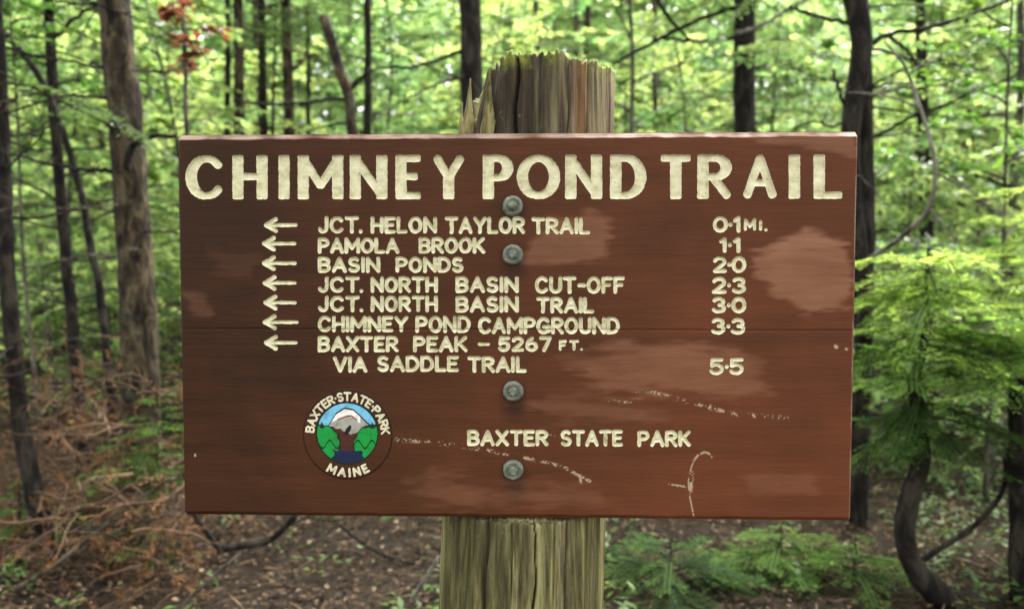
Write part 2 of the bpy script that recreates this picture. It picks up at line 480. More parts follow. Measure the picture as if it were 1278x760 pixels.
def path_tree(name, label, cat, pts, Y, wpx, bark, kind='spruce', H=7.5, group=None, dy=None, seed=1, leafmat=None, taper_to=0.45, **kw):
    r_ = np.random.default_rng(seed)
    base, P = px_path(pts, Y, H, dy)
    r0 = wpx / 2 / F_PX * Y
    t0 = thing(name, tuple(base), label, cat, group)
    rad = taper(P, r0 * 1.06, r0 * taper_to, 0.35)
    if kind == 'spruce': w, c = spruce_parts(r_, P, rad, **kw)
    elif kind == 'broad': w, c = broad_parts(r_, P, rad, **kw)
    else:
        w, c = MB(), None
        w.tube(P, rad, 12, 0.5, 0.13, seed)
        for k in range(kw.get('dead', 0)):
            i = int(r_.integers(int(len(P) * 0.15), len(P))); a = r_.random() * 6.283
            dead_limb(w, P[i], (math.cos(a), math.sin(a), r_.uniform(-0.1, 0.4)), r_.uniform(0.2, kw.get('Lmax', 0.8)), r_, 0.005, 4)
    tr = w.build("trunk", M[bark], t0)
    if c is not None and c.n: c.build("crown", M[leafmat or ('needle_spruce' if kind == 'spruce' else 'leaf_beech')], t0)
    return t0, P

TB = 'spruce_tree'
T = {}
path_tree(TB, "thin dark trunk at the far left edge leaning over brown brush", "tree", [(4, 225), (12, 400), (30, 560), (58, 685)], 4.25, 21, 'bark_dark', seed=11, H=6.5, live_from=2.3, limbs=14, dead=16)
T['slim'], _ = path_tree(TB, "slim dark trunk between the leaning sapling and the left frame edge, standing in brown brush", "tree", [(60, 0), (72, 200), (90, 400), (106, 595)], 5.7, 15, 'bark_dark', seed=12, H=8, live_from=2.35, limbs=20, dead=34, dead_from=0.9)
path_tree('leaning_sapling', "thin bowed sapling arching in from the upper left corner", "sapling", [(-40, 5), (10, 42), (62, 112), (90, 195), (114, 300), (133, 430), (150, 600)], 5.3, 11, 'bark_dark', kind='bare', seed=13, H=None, dead=9, Lmax=0.7, taper_to=0.7)
T['thick'], _ = path_tree(TB, "thickest grey brown trunk left of the sign, with a knotty branch stub", "tree", [(141, 0), (160, 180), (172, 380), (182, 660)], 4.7, 44, 'bark_spruce', seed=14, H=8.5, live_from=3.4, limbs=16, dead=26, dead_from=0.8, taper_to=0.6)
path_tree('maple_sapling', "sapling with drooping red leaves above the sign's left corner", "sapling", [(226, -30), (230, 60), (237, 300), (232, 600)], 5.2, 10, 'bark_grey', kind='broad', seed=15, H=3.5, leafmat='leaf_red', limbs=6, z0=2.75, z1=3.2, Lmax=0.36, leaf=0.085, per=7, sub=3, tint0=0.6)
path_tree(TB, "left trunk of the close pair above the sign's left half", "tree", [(284, 0), (284, 165), (285, 400)], 8.6, 9, 'bark_dark', seed=16, H=8.5, live_from=4, limbs=14, dead=24, dead_from=1.2)
path_tree(TB, "right and thicker trunk of the close pair above the sign's left half", "tree", [(297, 0), (299, 165), (301, 400)], 8.2, 15, 'bark_spruce', seed=17, H=9, live_from=3.6, limbs=16, dead=26, dead_from=1.2)
path_tree(TB, "dark slim trunk just right of the close trunk pair", "tree", [(326, 0), (329, 165), (332, 400)], 9.0, 12, 'bark_dark', seed=18, H=9, live_from=4.2, limbs=14, dead=26, dead_from=1.2)
path_tree(TB, "thinnest straight pole left of the crooked broken trunk", "tree", [(384, 0), (385, 165), (386, 400)], 9.6, 7, 'bark_dark', seed=19, H=7, live_from=3.8, limbs=10, dead=18, dead_from=1.2)
T['snag'], _ = path_tree('broken_snag', "crooked brown snag kinked above the sign, its top snapped off", "dead tree", [(402, 14), (414, 58), (436, 118), (440, 165), (444, 420)], 6.6, 17, 'bark_spruce', kind='bare', seed=20, H=None, dead=7, Lmax=0.8, taper_to=0.75)
path_tree(TB, "straight dark trunk beside the crooked broken snag", "tree", [(459, 0), (459, 165), (460, 420)], 8.4, 12, 'bark_dark', seed=21, H=9, live_from=3.8, limbs=14, dead=24, dead_from=1.2)
T['behind'], _ = path_tree(TB, "dark trunk rising directly behind the log post's left edge", "tree", [(587, 0), (590, 165), (596, 500)], 6.2, 31, 'bark_dark', seed=22, H=9, live_from=4.2, limbs=16, dead=10, dead_from=2.2, taper_to=0.65)
path_tree(TB, "faint thin pole seen above the top of the log post", "tree", [(719, 0), (719, 165), (719, 400)], 11.5, 9, 'bark_grey', seed=23, H=8, live_from=4.4, limbs=12, dead=14, dead_from=2.4)
path_tree(TB, "grey thin pole between the log post and the dark trunk right of it", "tree", [(816, 0), (819, 165), (822, 400)], 10.0, 9, 'bark_grey', seed=24, H=8, live_from=4.2, limbs=12, dead=22, dead_from=1.6)
T['right'], _ = path_tree(TB, "straight dark trunk above the sign's right half, with green sprays crossing it", "tree", [(929, 0), (929, 165), (930, 450)], 7.0, 29, 'bark_dark', seed=25, H=9, live_from=2.75, limbs=22, dead=16, dead_from=1.4, taper_to=0.65, Lmax=1.3, fine=1.2, tint0=0.6)
T['slender'], _ = path_tree(TB, "slender dark trunk right of the sign between forked tree and frame edge", "tree", [(1148, 0), (1152, 150), (1157, 300), (1160, 520)], 8.4, 16, 'bark_dark', seed=26, H=8.5, live_from=3.6, limbs=14, dead=26, dead_from=0.8)

# forked tree at the sign's right edge: straight stem with a bowed second stem
b, P = px_path([(1072, -30), (1078, 60), (1079, 165), (1082, 300), (1077, 460), (1070, 655)], 4.8, 6.5)
ft = T['fork'] = thing('forked_tree', tuple(b), "dark forked tree right behind the sign's right edge", "tree")
r_ = np.random.default_rng(30)
w, c = spruce_parts(r_, P, taper(P, 0.056, 0.034, 0.3), limbs=12, dead=22, live_from=3.0, dead_from=0.7, Lmax=0.9)
arm = np.array([at(*p, 4.75) - b for p in ((1062, -40), (1066, 0), (1077, 45), (1071, 100), (1060, 160), (1062, 230), (1074, 330), (1079, 420))])
s = np.linspace(0, len(arm) - 1, 40); arm = np.stack([np.interp(s, np.arange(len(arm)), arm[:, i]) for i in range(3)], -1)
for _ in range(5): arm[1:-1] = (arm[:-2] + 2 * arm[1:-1] + arm[2:]) / 4
w.tube(arm[::-1], np.linspace(0.05, 0.068, 40), 12, 0.5, 0.12, 4)
w.build("trunk", M['bark_dark'], ft); c.build("crown", M['needle_spruce'], ft)
bw = np.array([at(*p, y) - b for p, y in (((1078, 328), 4.75), ((1090, 320), 4.6), (((1118, 302)), 4.4), ((1150, 274), 4.2), ((1166, 244), 4.15), ((1167, 195), 4.15), ((1148, 132), 4.2), ((1130, 82), 4.25), ((1104, 52), 4.3))])
s = np.linspace(0, len(bw) - 1, 60); bw = np.stack([np.interp(s, np.arange(len(bw)), bw[:, i]) for i in range(3)], -1)
for _ in range(4): bw[1:-1] = (bw[:-2] + 2 * bw[1:-1] + bw[2:]) / 4
lb = MB().tube(bw, np.linspace(0.016, 0.006, 60), 8, 0.5, 0.1, 8)
for i_, d_ in ((34, (0.9, -0.2, -0.45)), (26, (0.5, 0.1, -0.75)), (18, (0.6, 0.1, -0.6)), (44, (-0.8, 0, 0.3)), (50, (0.6, 0.2, 0.5))): dead_limb(lb, bw[i_], d_, 0.55, r_, 0.007, 5)
tag(lb.build("branch", M['bark_pale'], ft), "thin pale bare branch bowing out like a bracket right of the sign")

def bare_px(name, label, cat, pts, Y, w0, w1, mat, trunk=False, twigs=0, seed=0, dy=None, rough=0.1):
    """a branch or stem whose own polyline is given, thickness w0 -> w1 in photo pixels"""
    r_ = np.random.default_rng(seed)
    A = np.array([at(px, py, Y + (dy[i] if dy else 0)) for i, (px, py) in enumerate(pts)])
    s = np.concatenate([[0], np.cumsum(np.linalg.norm(np.diff(A, axis=0), axis=1))])
    n = max(8, int(s[-1] / 0.035)); u = np.linspace(0, s[-1], n)
    Q = np.stack([np.interp(u, s, A[:, i]) for i in range(3)], -1)
    for _ in range(3): Q[1:-1] = (Q[:-2] + 2 * Q[1:-1] + Q[2:]) / 4
    base = Q[0].copy()
    o = MB().tube(Q - base, np.linspace(w0, w1, n) / 2 / F_PX * Y * (1 + 0.22 * (noise(np.arange(n) * 0.45, 0, 0, seed) - 0.4)), 14, 0.5, rough * (2.2 if trunk else 1), seed)
    for k in range(twigs):
        i = int(r_.integers(n // 4, n))
        dead_limb(o, Q[i] - base, r_.normal(0, 1, 3) * np.array((1, 1, 0.6)), r_.uniform(0.12, 0.4), r_, 0.003, 3)
    if trunk:
        t0 = thing(name, tuple(base), label, cat)
        o.build("trunk", M[mat], t0)
        return t0
    o = o.build(name, M[mat]); o.location = base
    return tag(o, label, cat)

# crooked dark cedar trunk, dark post-like snag and bent bare branch at the lower right
cr = bare_px('crooked_tree', "short dark S-shaped trunk with green sprays at the lower right of the sign", "tree",
             [(1215, 800), (1182, 752), (1140, 712), (1126, 668), (1136, 618), (1152, 572), (1148, 520), (1138, 482), (1150, 440), (1160, 400)], 3.45, 34, 10, 'bark_dark', trunk=True, twigs=6, seed=41,
             dy=[0.1, 0.05, 0, 0, 0, 0.02, 0.05, 0.08, 0.1, 0.12])
bare_px('dead_snag', "straight black snag cut by the right frame edge", "dead tree",
        [(1277, 770), (1273, 640), (1272, 540), (1273, 468)], 3.6, 30, 22, 'bark_dark', trunk=True, twigs=1, seed=42)
bare_px('fallen_branch', "bent black branch slanting up between crooked trunk and right edge snag", "branch",
        [(1152, 698), (1180, 680), (1212, 660), (1240, 632), (1256, 606), (1254, 570)], 3.7, 8, 5, 'bark_dark', twigs=4, seed=43, dy=[0, 0, 0.05, 0, -0.05, -0.1])

def young_fir(name, label, apex_px, Y, zb_off=0.0, z_low=0.3, z_hi=None, limbs=14, Lmax=0.7, seed=0, tint0=0.6, r0=0.010, group=None, nl=0.030, nw=0.0075, step=0.036, nst=0.010):
    r_ = np.random.default_rng(seed)
    top = at(*apex_px, Y); zb = float(ground_z(top[0], top[1]))
    H = top[2] - zb
    t0 = thing(name, (top[0], top[1], zb), label, "fir tree", group)
    path = straight(r_, H, 0.01, 0.01, 24)
    w, c = MB(), MB()
    w.tube(path, np.linspace(r0, 0.003, len(path)), 8, 0.4, 0.08, seed)
    for k in range(limbs):
        u = (k + r_.random()) / limbs
        z = z_low + (H * 0.97 - z_low) * u
        a = k * 2.4 + r_.normal(0, 0.3); L = Lmax * (1 - 0.8 * u) * r_.uniform(0.75, 1.1)
        o = np.array((np.interp(z, path[:, 2], path[:, 0]), np.interp(z, path[:, 2], path[:, 1]), z))
        pts = bend(o, (math.cos(a), math.sin(a), 0.12), L, 6, r_, 0.05, 0.35)
        fir_limb(w, c, pts, r_, 0.5, step, nl, nw, tint0 + r_.normal(0, 0.1) + 0.2 * (u - 0.5), 0.006, nst)
    w.build("trunk", M['bark_dark'], t0); c.build("crown", M['needle_fir'], t0)
    return t0

# sprays growing on the crooked trunk: its crown, bright flat boughs over dark ones
r_ = np.random.default_rng(44)
cw, cc = MB(), MB(); cb = np.array(cr.location)
lead = [at(*p, 3.56) - cb for p in ((1150, 440), (1158, 400), (1156, 350), (1158, 310))]
cw.tube(lead, (0.014, 0.011, 0.007, 0.003), 8, 0.4, 0.1, 3)
for k in range(32):
    u = r_.random()
    o = sample(np.array(lead), np.array([u]))[0][0]; a = k * 2.4 + r_.normal(0, 0.4)
    L = 0.62 * (1 - 0.5 * u) * r_.uniform(0.4, 1.2)
    fir_limb(cw, cc, bend(o, (math.cos(a), math.sin(a), r_.uniform(-0.1, 0.35)), L, 7, r_, 0.10, r_.uniform(0.3, 1.1)), r_, 0.5, 0.034, 0.03, 0.0075, 0.62 + 0.25 * u + r_.normal(0, 0.08), 0.005, 0.010)
for (px, py, dx, dz, L) in ((1150, 470, -0.9, 0.1, 0.28), (1152, 500, 0.9, -0.25, 0.34), (1140, 520, 0.7, -0.4, 0.30), (1150, 440, 0.8, 0.1, 0.35), (1145, 540, -0.7, -0.3, 0.16),
                            (1150, 480, 0.4, -0.3, 0.28), (1160, 520, 0.8, -0.05, 0.32), (1150, 455, -0.5, 0.2, 0.22), (1148, 505, -0.8, -0.1, 0.2), (1140, 490, -0.2, -0.3, 0.25)):
    o = at(px, py, 3.5) - cb
    fir_limb(cw, cc, bend(o, (-dx, r_.uniform(-0.8, 0.3), dz + 0.1), L * 1.3, 6, r_, 0.09, 0.5), r_, 0.5, 0.036, 0.026, 0.0065, 0.3, 0.005, 0.010)
    fir_limb(cw, cc, bend(o, (dx, r_.uniform(-0.7, 0.1), dz), L * 1.4, 6, r_, 0.06, 0.3), r_, 0.45, 0.036, 0.026, 0.0065, 0.18, 0.005, 0.010)
cw.build("branch", M['bark_dark'], cr); cc.build("crown", M['needle_fir'], cr)

young_fir('young_fir', "bright green fir boughs reaching in from the right frame edge above the black snag", (1345, 200), 3.7, limbs=38, Lmax=1.3, z_low=0.9, seed=52, tint0=0.8)
young_fir('young_fir', "fir seedling spreading low under the sign, just right of the log post", (835, 672), 3.6, limbs=11, Lmax=0.72, z_low=0.04, seed=53, tint0=0.2, r0=0.012)
young_fir('young_fir', "fir seedling with brightest green tips under the sign's right half", (975, 655), 3.9, limbs=12, Lmax=0.55, z_low=0.05, seed=54, tint0=0.6, r0=0.012)
young_fir('young_fir', "small fir seedling under the sign's lower right corner", (1062, 668), 3.7, limbs=9, Lmax=0.36, z_low=0.05, seed=55, tint0=0.62, r0=0.01)
young_fir('young_fir', "dark bluish fir seedling in brown brush at the sign's lower left edge", (196, 485), 4.3, limbs=22, Lmax=0.4, z_low=0.35, seed=56, tint0=0.35, r0=0.012)
young_fir('young_fir', "little green fir seedling on the litter below the sign's lower left corner", (175, 628), 4.1, limbs=8, Lmax=0.3, z_low=0.03, seed=57, tint0=0.5, r0=0.01)

young_fir('young_fir', "green fir sprig in brown brush at the left frame edge", (22, 600), 4.4, limbs=10, Lmax=0.3, z_low=0.05, seed=58, tint0=0.55)
young_fir('young_fir', "green fir sprig between the slim dark trunk's foot and the thickest trunk", (132, 560), 5.0, limbs=10, Lmax=0.32, z_low=0.1, seed=59, tint0=0.5)
# bare boughs that show one by one, each a part of its tree
def bough(parent, pts, Y, w0, w1, mat='bark_dark', twigs=2, seed=0, bend_y=0.0):
    r_ = np.random.default_rng(seed)
    A = np.array([at(px, py, Y - bend_y * i / (len(pts) - 1)) for i, (px, py) in enumerate(pts)]) - np.array(parent.location)
    s_ = np.linspace(0, len(A) - 1, 26); Q = np.stack([np.interp(s_, np.arange(len(A)), A[:, i]) for i in range(3)], -1)
    for _ in range(3): Q[1:-1] = (Q[:-2] + 2 * Q[1:-1] + Q[2:]) / 4
    Q[1:-1] += r_.normal(0, 0.004, Q[1:-1].shape)
    o = MB().tube(Q, np.linspace(w0, w1, 26) / 2 / F_PX * Y, 7, 0.4, 0.15, seed)
    for k in range(twigs):
        i = int(r_.integers(5, 24)); dead_limb(o, Q[i], Q[i + 1] - Q[i] + r_.normal(0, 0.04, 3), r_.uniform(0.15, 0.4), r_, 0.003, 4)
    o.build("branch", M[mat], parent)
bough(T['thick'], [(158, 212), (162, 190), (176, 173), (196, 169), (220, 170)], 4.58, 10, 5, seed=1, twigs=1)
bough(T['thick'], [(165, 88), (205, 90), (250, 88)], 4.65, 4, 2, 'bark_grey', seed=2)
bough(T['thick'], [(150, 90), (100, 80), (40, 68), (-10, 70)], 4.65, 4, 2, seed=3)
bough(T['thick'], [(155, 213), (105, 212), (60, 205), (0, 188)], 4.65, 6, 3, seed=4)
bough(T['thick'], [(160, 125), (110, 120), (50, 118), (0, 108)], 4.65, 4, 2, seed=5)
bough(T['thick'], [(168, 320), (110, 318), (60, 330), (10, 340)], 4.65, 4, 2, 'bark_grey', seed=6)
bough(T['thick'], [(170, 290), (205, 288), (260, 300)], 4.65, 3, 2, seed=7)
bough(T['slim'], [(64, 52), (84, 32), (108, 12), (124, 9)], 5.7, 6, 3, seed=8, twigs=1)
bough(T['snag'], [(434, 122), (395, 127), (340, 132), (290, 126)], 6.6, 5, 3, seed=9)
bough(T['snag'], [(438, 112), (448, 100), (460, 88)], 6.6, 6, 4, seed=10, twigs=0)
bough(T['snag'], [(442, 152), (415, 155), (370, 168)], 6.6, 4, 2, seed=11)
bough(T['behind'], [(580, 62), (548, 75), (510, 85), (470, 84)], 6.15, 5, 3, seed=12)
bough(T['behind'], [(582, 95), (545, 105), (505, 125), (470, 142)], 6.15, 4, 2, 'bark_grey', seed=13)
bough(T['right'], [(922, 8), (880, 22), (835, 42), (800, 62), (765, 80)], 6.9, 6, 4, seed=14)
bough(T['right'], [(920, 48), (880, 53), (845, 50), (815, 48)], 6.9, 5, 3, seed=15)
bough(T['right'], [(918, 42), (945, 35), (985, 12), (1025, -12)], 6.85, 6, 4, 'bark_pale', seed=16)
bough(T['right'], [(816, -10), (828, 14), (845, 34), (862, 52)], 6.9, 6, 4, seed=17, twigs=1)
bough(T['fork'], [(1060, 30), (1030, 24), (1005, 16), (985, 8)], 4.75, 6, 4, seed=18)
bough(T['fork'], [(1084, 60), (1100, 46), (1118, 40), (1150, 38), (1205, 22), (1290, -14)], 4.75, 7, 4, seed=19)
bough(T['fork'], [(1110, 46), (1128, 60), (1145, 82)], 4.75, 5, 3, seed=20)
bough(T['fork'], [(1060, 150), (1040, 160), (1015, 150), (990, 160)], 4.75, 4, 2, seed=21)
bough(T['fork'], [(1058, 140), (1046, 112), (1040, 88)], 4.75, 5, 3, seed=22, twigs=1)
bough(T['fork'], [(1084, 120), (1120, 112), (1170, 108), (1240, 80)], 4.75, 4, 2, 'bark_grey', seed=23)
bough(T['slender'], [(1158, 198), (1200, 210), (1250, 230), (1290, 240)], 8.3, 6, 4, seed=24)

# tangles of dead brown fir brush on the left
def dead_brush(name, label, px, py_top, Y, R, n, seed, tint0=0.5, green=False):
    r_ = np.random.default_rng(seed)
    top = at(px, py_top, Y); zb = float(ground_z(top[0], top[1])); H = max(top[2] - zb, 0.25)
    t0 = thing(name, (top[0], top[1], zb), label, "dead brush")
    w, c = MB(), MB()
    for k in range(n):
        a = r_.random() * 6.283; L = R * r_.uniform(0.5, 1.2)
        o = np.array((r_.normal(0, R * 0.22), r_.normal(0, R * 0.22), r_.uniform(0.02, H * 0.85)))
        pts = bend(o, (math.cos(a), math.sin(a), r_.uniform(-0.2, 0.5)), L, 9, r_, 0.16, 0.6)
        w.tube(pts, np.linspace(r_.uniform(0.003, 0.008), 0.0015, 10), 5, r_.random())
        for j in range(7):
            u = r_.uniform(0.2, 0.95); q, d = sample(pts, np.array([u]))
            tp = bend(q[0], d[0] + r_.normal(0, 0.7, 3), L * r_.uniform(0.15, 0.4), 5, r_, 0.2, 0.4)
            w.tube(tp, np.linspace(0.0028, 0.001, 6), 3, r_.random(), cap=False)
            if r_.random() < 0.55:
                m = int(r_.integers(6, 16)); u = np.linspace(0.1, 1, m); q, d = sample(tp, u)
                sd = unit(np.cross(d, UP)) * np.where(np.arange(m) % 2, 1, -1)[:, None]
                c.leaves(q, d * 0.8 + sd * 0.7 + r_.normal(0, 0.2, (m, 3)), UP + r_.normal(0, 0.4, (m, 3)), r_.uniform(0.016, 0.034, m), 0.006, np.clip(tint0 + r_.normal(0, 0.2, m), 0, 1))
    w.build("twigs", M['twig'], t0); c.build("needles", M['needle_brown'], t0)
    return t0
t = NT("dead_twig")
M['twig'] = t.finish(t.principled(t.ramp(t.attr("tint").outputs["Fac"], [(0, (0.03, 0.02, 0.012)), (0.5, (0.065, 0.037, 0.020)), (1, (0.16, 0.10, 0.06))]), 0.85, spec=0.2))
dead_brush('dead_brush', "brown dead brush at the left frame edge around the leaning thin trunk", 20, 440, 4.5, 0.6, 55, 61, 0.5)
dead_brush('dead_brush', "tall orange brown dead brush in front of the thickest trunk", 185, 420, 4.3, 0.55, 60, 62, 0.62)
dead_brush('dead_brush', "brown brush between the slim dark trunk and the thickest trunk", 112, 450, 4.9, 0.65, 60, 63, 0.5)
dead_brush('dead_brush', "low tangle of bent dead twigs beside the sign's lower left corner", 190, 560, 3.7, 0.4, 46, 64, 0.6)
dead_brush('dead_brush', "low grey brown twigs on the litter at the bottom left", 60, 620, 4.0, 0.45, 30, 65, 0.4)

# fallen branches and sticks on the forest floor
for lab, pts, Y, w0, w1, m in (
    ("dark forked fallen branch lying just below the sign's lower left", [(268, 688), (300, 680), (334, 678), (350, 664), (362, 652), (372, 640)], 4.2, 10, 7, 'bark_dark'),
    ("long thin fallen stick in the bottom left corner", [(5, 742), (60, 712), (110, 672), (150, 640), (190, 612), (215, 596)], 3.7, 6, 3, 'bark_grey'),
    ("thin diagonal fallen stick below the sign's left half", [(196, 800), (230, 752), (268, 716), (300, 690)], 3.4, 5, 3, 'bark_grey'),
    ("greenish stick leaning up to the sign's lower left corner", [(276, 690), (262, 668), (246, 650), (236, 630)], 4.0, 7, 5, 'bark_dark'),
    ("pale short stick leaning on the log post's left side", [(514, 750), (524, 730), (538, 712), (548, 694)], 3.3, 6, 4, 'bark_pale'),
    ("thin dark stick on the litter left of the log post", [(424, 655), (450, 676), (478, 694), (520, 704)], 4.0, 4, 3, 'bark_dark'),
    ("pale fallen log slanting up in the bright wood at right", [(1150, 462), (1185, 440), (1216, 420), (1250, 396)], 6.5, 11, 8, 'bark_pale'),
    ("lower pale fallen limb slanting in the wood at right", [(1170, 492), (1205, 470), (1252, 440)], 6.2, 9, 6, 'bark_pale')):
    bare_px('fallen_branch', lab, "branch", pts, Y, w0, w1, m, twigs=2, seed=len(lab))

# ------------------------------------------------------------------ the wood behind: saplings, firs and spruces that look alike
def place(src, x, y, sc, rz, first):
    z = float(ground_z(x, y)) - 0.02
    if first:
        src.location = (x, y, z); src.rotation_euler = (0, 0, rz); src.scale = (sc, sc, sc); return src
    return copy_thing(src, (x, y, z), rz, sc)

def protos(kind, n, seed):
    out = []
    for k in range(n):
        r_ = np.random.default_rng(seed + k)
        if kind == 'beech':
            H = r_.uniform(4.2, 6.0); p = straight(r_, H, 0.05, 0.05)
            w, c = broad_parts(r_, p, taper(p, 0.028, 0.006), limbs=32, z0=0.6, Lmax=1.4, leaf=(0.075, 0.09, 0.10, 0.085)[k], per=16, sub=7, tint0=(0.36, 0.58, 0.76, 0.92)[k])
            t0 = thing('broadleaf_sapling', (0, 0, 0), "yellow green broadleaf sapling in the bright blurred wood behind the sign", "sapling", "broadleaf saplings in the wood behind the sign")
            w.build("trunk", M['bark_grey'], t0); c.build("crown", M['leaf_beech'], t0)
        elif kind == 'bush':
            H = r_.uniform(1.3, 1.9); p = straight(r_, H, 0.06, 0.04)
            w, c = broad_parts(r_, p, taper(p, 0.012, 0.004), limbs=18, z0=0.1, Lmax=0.75, leaf=0.065, per=11, sub=5, tint0=0.6)
            t0 = thing('leafy_bush', (0, 0, 0), "low leafy green bush on the forest floor behind the sign", "bush", "low bushes in the wood behind the sign")
            w.build("stem", M['bark_grey'], t0); c.build("crown", M['leaf_beech'], t0)
        elif kind == 'fir':
            H = r_.uniform(3.0, 4.5); p = straight(r_, H, 0.02, 0.02)
            w, c = spruce_parts(r_, p, taper(p, 0.04, 0.006), limbs=34, dead=6, live_from=0.6, Lmax=1.15, fine=0.9, tint0=0.55, dead_from=0.2)
            t0 = thing('forest_fir', (0, 0, 0), "bushy green fir in the blurred wood behind the sign", "fir tree", "bushy firs in the wood behind the sign")
            w.build("trunk", M['bark_dark'], t0); c.build("crown", M['needle_spruce'], t0)
        else:
            H = r_.uniform(8, 10); p = straight(r_, H, 0.02, 0.03)
            w, c = spruce_parts(r_, p, taper(p, r_.uniform(0.05, 0.085), 0.02), limbs=22, dead=56, live_from=3.2, Lmax=1.5, fine=0.8, tint0=0.5, dead_from=0.6)
            t0 = thing('forest_spruce', (0, 0, 0), "slim spruce with bare dead limbs in the blurred wood behind the sign", "spruce tree", "slim spruces in the wood behind the sign")
            w.build("trunk", M['bark_spruce' if k % 2 else 'bark_grey'], t0); c.build("crown", M['needle_spruce'], t0)
        out.append(t0)
    return out

def spread(pr, spots, seed, s0=0.85, s1=1.2):
    r_ = np.random.default_rng(seed); used = set()
    for i, (x, y) in enumerate(spots):
        k = i % len(pr)
        place(pr[k], x, y, r_.uniform(s0, s1), r_.random() * 6.283, k not in used); used.add(k)

def jitter_spots(rows, seed, margin=2.2):
    """rows of (distance, count): spots spread across the view at that distance"""
    r_ = np.random.default_rng(seed); out = []
    for Y, n in rows:
        half = 0.64 * Y + margin
        for k in range(n):
            x = -half + 2 * half * (k + r_.uniform(0.1, 0.9)) / n
            out.append((x, Y + r_.uniform(-0.9, 0.9)))
    return out

spread(protos('beech', 4, 100), jitter_spots([(8.0, 8), (10, 12), (12, 14), (14.5, 16), (17.5, 18), (21, 19)], 1), 201)
spread(protos('spruce', 4, 120), jitter_spots([(9.5, 5), (12.5, 8), (16, 10), (20, 12)], 2), 202)
spread(protos('fir', 3, 140), jitter_spots([(8.5, 3), (10, 5), (12, 6), (14.5, 8), (18, 9), (23, 9)], 3), 203)
spread(protos('bush', 3, 160), [tuple(at(px, 400, y)[:2]) for px, y in ((1110, 5.9), (1175, 6.6), (1240, 5.6), (1275, 7.0), (1205, 7.6), (60, 7.2), (120, 8.0), (215, 7.0))] + jitter_spots([(7.0, 3), (9, 5), (11.5, 8), (14.5, 9)], 4), 204)

# nearer broadleaf saplings at the frame edges
def named_sapling(label, px, py_top, Y, seed, tint0, leafmat='leaf_beech', H=None, **kw):
    r_ = np.random.default_rng(seed); p0 = at(px, py_top, Y); zb = float(ground_z(p0[0], p0[1])); H = H or p0[2] - zb
    p = straight(r_, H, 0.03, 0.03); t0 = thing('broadleaf_sapling', (p0[0], p0[1], zb), label, "sapling")
    w, c = broad_parts(r_, p, taper(p, 0.018, 0.005), tint0=tint0, **kw)
    w.build("trunk", M['bark_grey'], t0); c.build("crown", M[leafmat], t0)
named_sapling("saturated green leafy sapling at the upper right frame edge", 1262, -60, 4.8, 71, 0.6, 'leaf_maple', limbs=18, z0=1.3, Lmax=0.8, leaf=0.07, per=12, sub=5)
named_sapling("green leafy sapling reaching over the upper left corner", 30, -70, 5.8, 72, 0.45, 'leaf_maple', limbs=14, z0=2.4, Lmax=1.0, leaf=0.075, per=11, sub=5)
named_sapling("yellow leafed low sapling between the leftmost trunks", 55, 290, 6.6, 73, 0.95, limbs=12, z0=0.5, Lmax=0.6, leaf=0.06, per=9, sub=4)

# the far wood that reads as one mass
r_ = np.random.default_rng(300)
fw = MB()
n = 720000
yy = r_.uniform(23, 42, n); xx = (r_.random(n) * 2 - 1) * (1.7 * yy + 6)
hh = r_.random(n) ** 1.15 * 15
dens = fbm(xx * 0.35, hh * 0.45, yy * 0.35, 88, 3)
k = dens > 0.31 + 0.008 * hh
xx, yy, hh = xx[k], yy[k], hh[k]
az = r_.random(len(xx)) * 6.283
fw.leaves(np.stack([xx, yy, hh + ground_z(xx, yy)], -1), np.stack([np.cos(az), np.sin(az), r_.normal(-0.2, 0.3, len(xx))], -1),
          UP + r_.normal(0, 0.5, (len(xx), 3)), r_.uniform(0.2, 0.5, len(xx)), r_.uniform(0.12, 0.28, len(xx)), np.clip(dens[k] * 0.9 + r_.normal(0.1, 0.15, len(xx)), 0, 1))
for i in range(150):
    y = r_.uniform(24, 42); x = r_.uniform(-1, 1) * (1.2 * y + 3); p = straight(r_, r_.uniform(9, 15), 0.02, 0.05, 16) + np.array((x, y, float(ground_z(x, y))))
    fw.tube(p, np.linspace(r_.uniform(0.07, 0.15), 0.03, 16), 7, 0.3, mat=1)
tag(fw.build("far_forest", [M['leaf_beech'], M['bark_spruce']]), "distant bright green wood closing the view behind the trees", "forest", None, "stuff")

# ================================================================== THE SIGN
S_W, S_H, S_T = 1.22, 0.699, 0.045
S_C = np.array((0.00214, 1.45089, -0.04159))          # sign centre in the camera's frame
S_YAW = -0.030548
_k, _s = math.cos(-PITCH), math.sin(-PITCH)
s_loc = (S_C[0], _k * S_C[1] - _s * S_C[2], _s * S_C[1] + _k * S_C[2] + CAM_Z)
sign = thing('trail_sign', s_loc, "brown routed wooden trail sign with cream lettering bolted to a thick log post", "sign")
sign.rotation_euler = (0, 0, S_YAW)

_cp, _sp = math.cos(PITCH), math.sin(PITCH)
_Rx = np.array([[1, 0, 0], [0, _cp, -_sp], [0, _sp, _cp]])
_Rz = np.array([[math.cos(S_YAW), -math.sin(S_YAW), 0], [math.sin(S_YAW), math.cos(S_YAW), 0], [0, 0, 1]])
_R = _Rx @ _Rz                                          # sign frame -> camera frame (yaw first, then the camera's own pitch)
def uv(px, py):
    """photo pixel -> (u, v) in metres on the sign's face, origin at its centre"""
    d = np.stack(np.broadcast_arrays((np.asarray(px, float) - CX) / F_PX, 1.0, -(np.asarray(py, float) - CY) / F_PX), -1)
    nrm = _R[:, 1]; tt = (S_C @ nrm) / (d @ nrm)
    q = (d * tt[..., None] - S_C) @ _R
    return q[..., 0], q[..., 2]
def UV(pts):
    p = np.asarray(pts, float); u, v = uv(p[:, 0], p[:, 1]); return np.stack([u, v], -1)

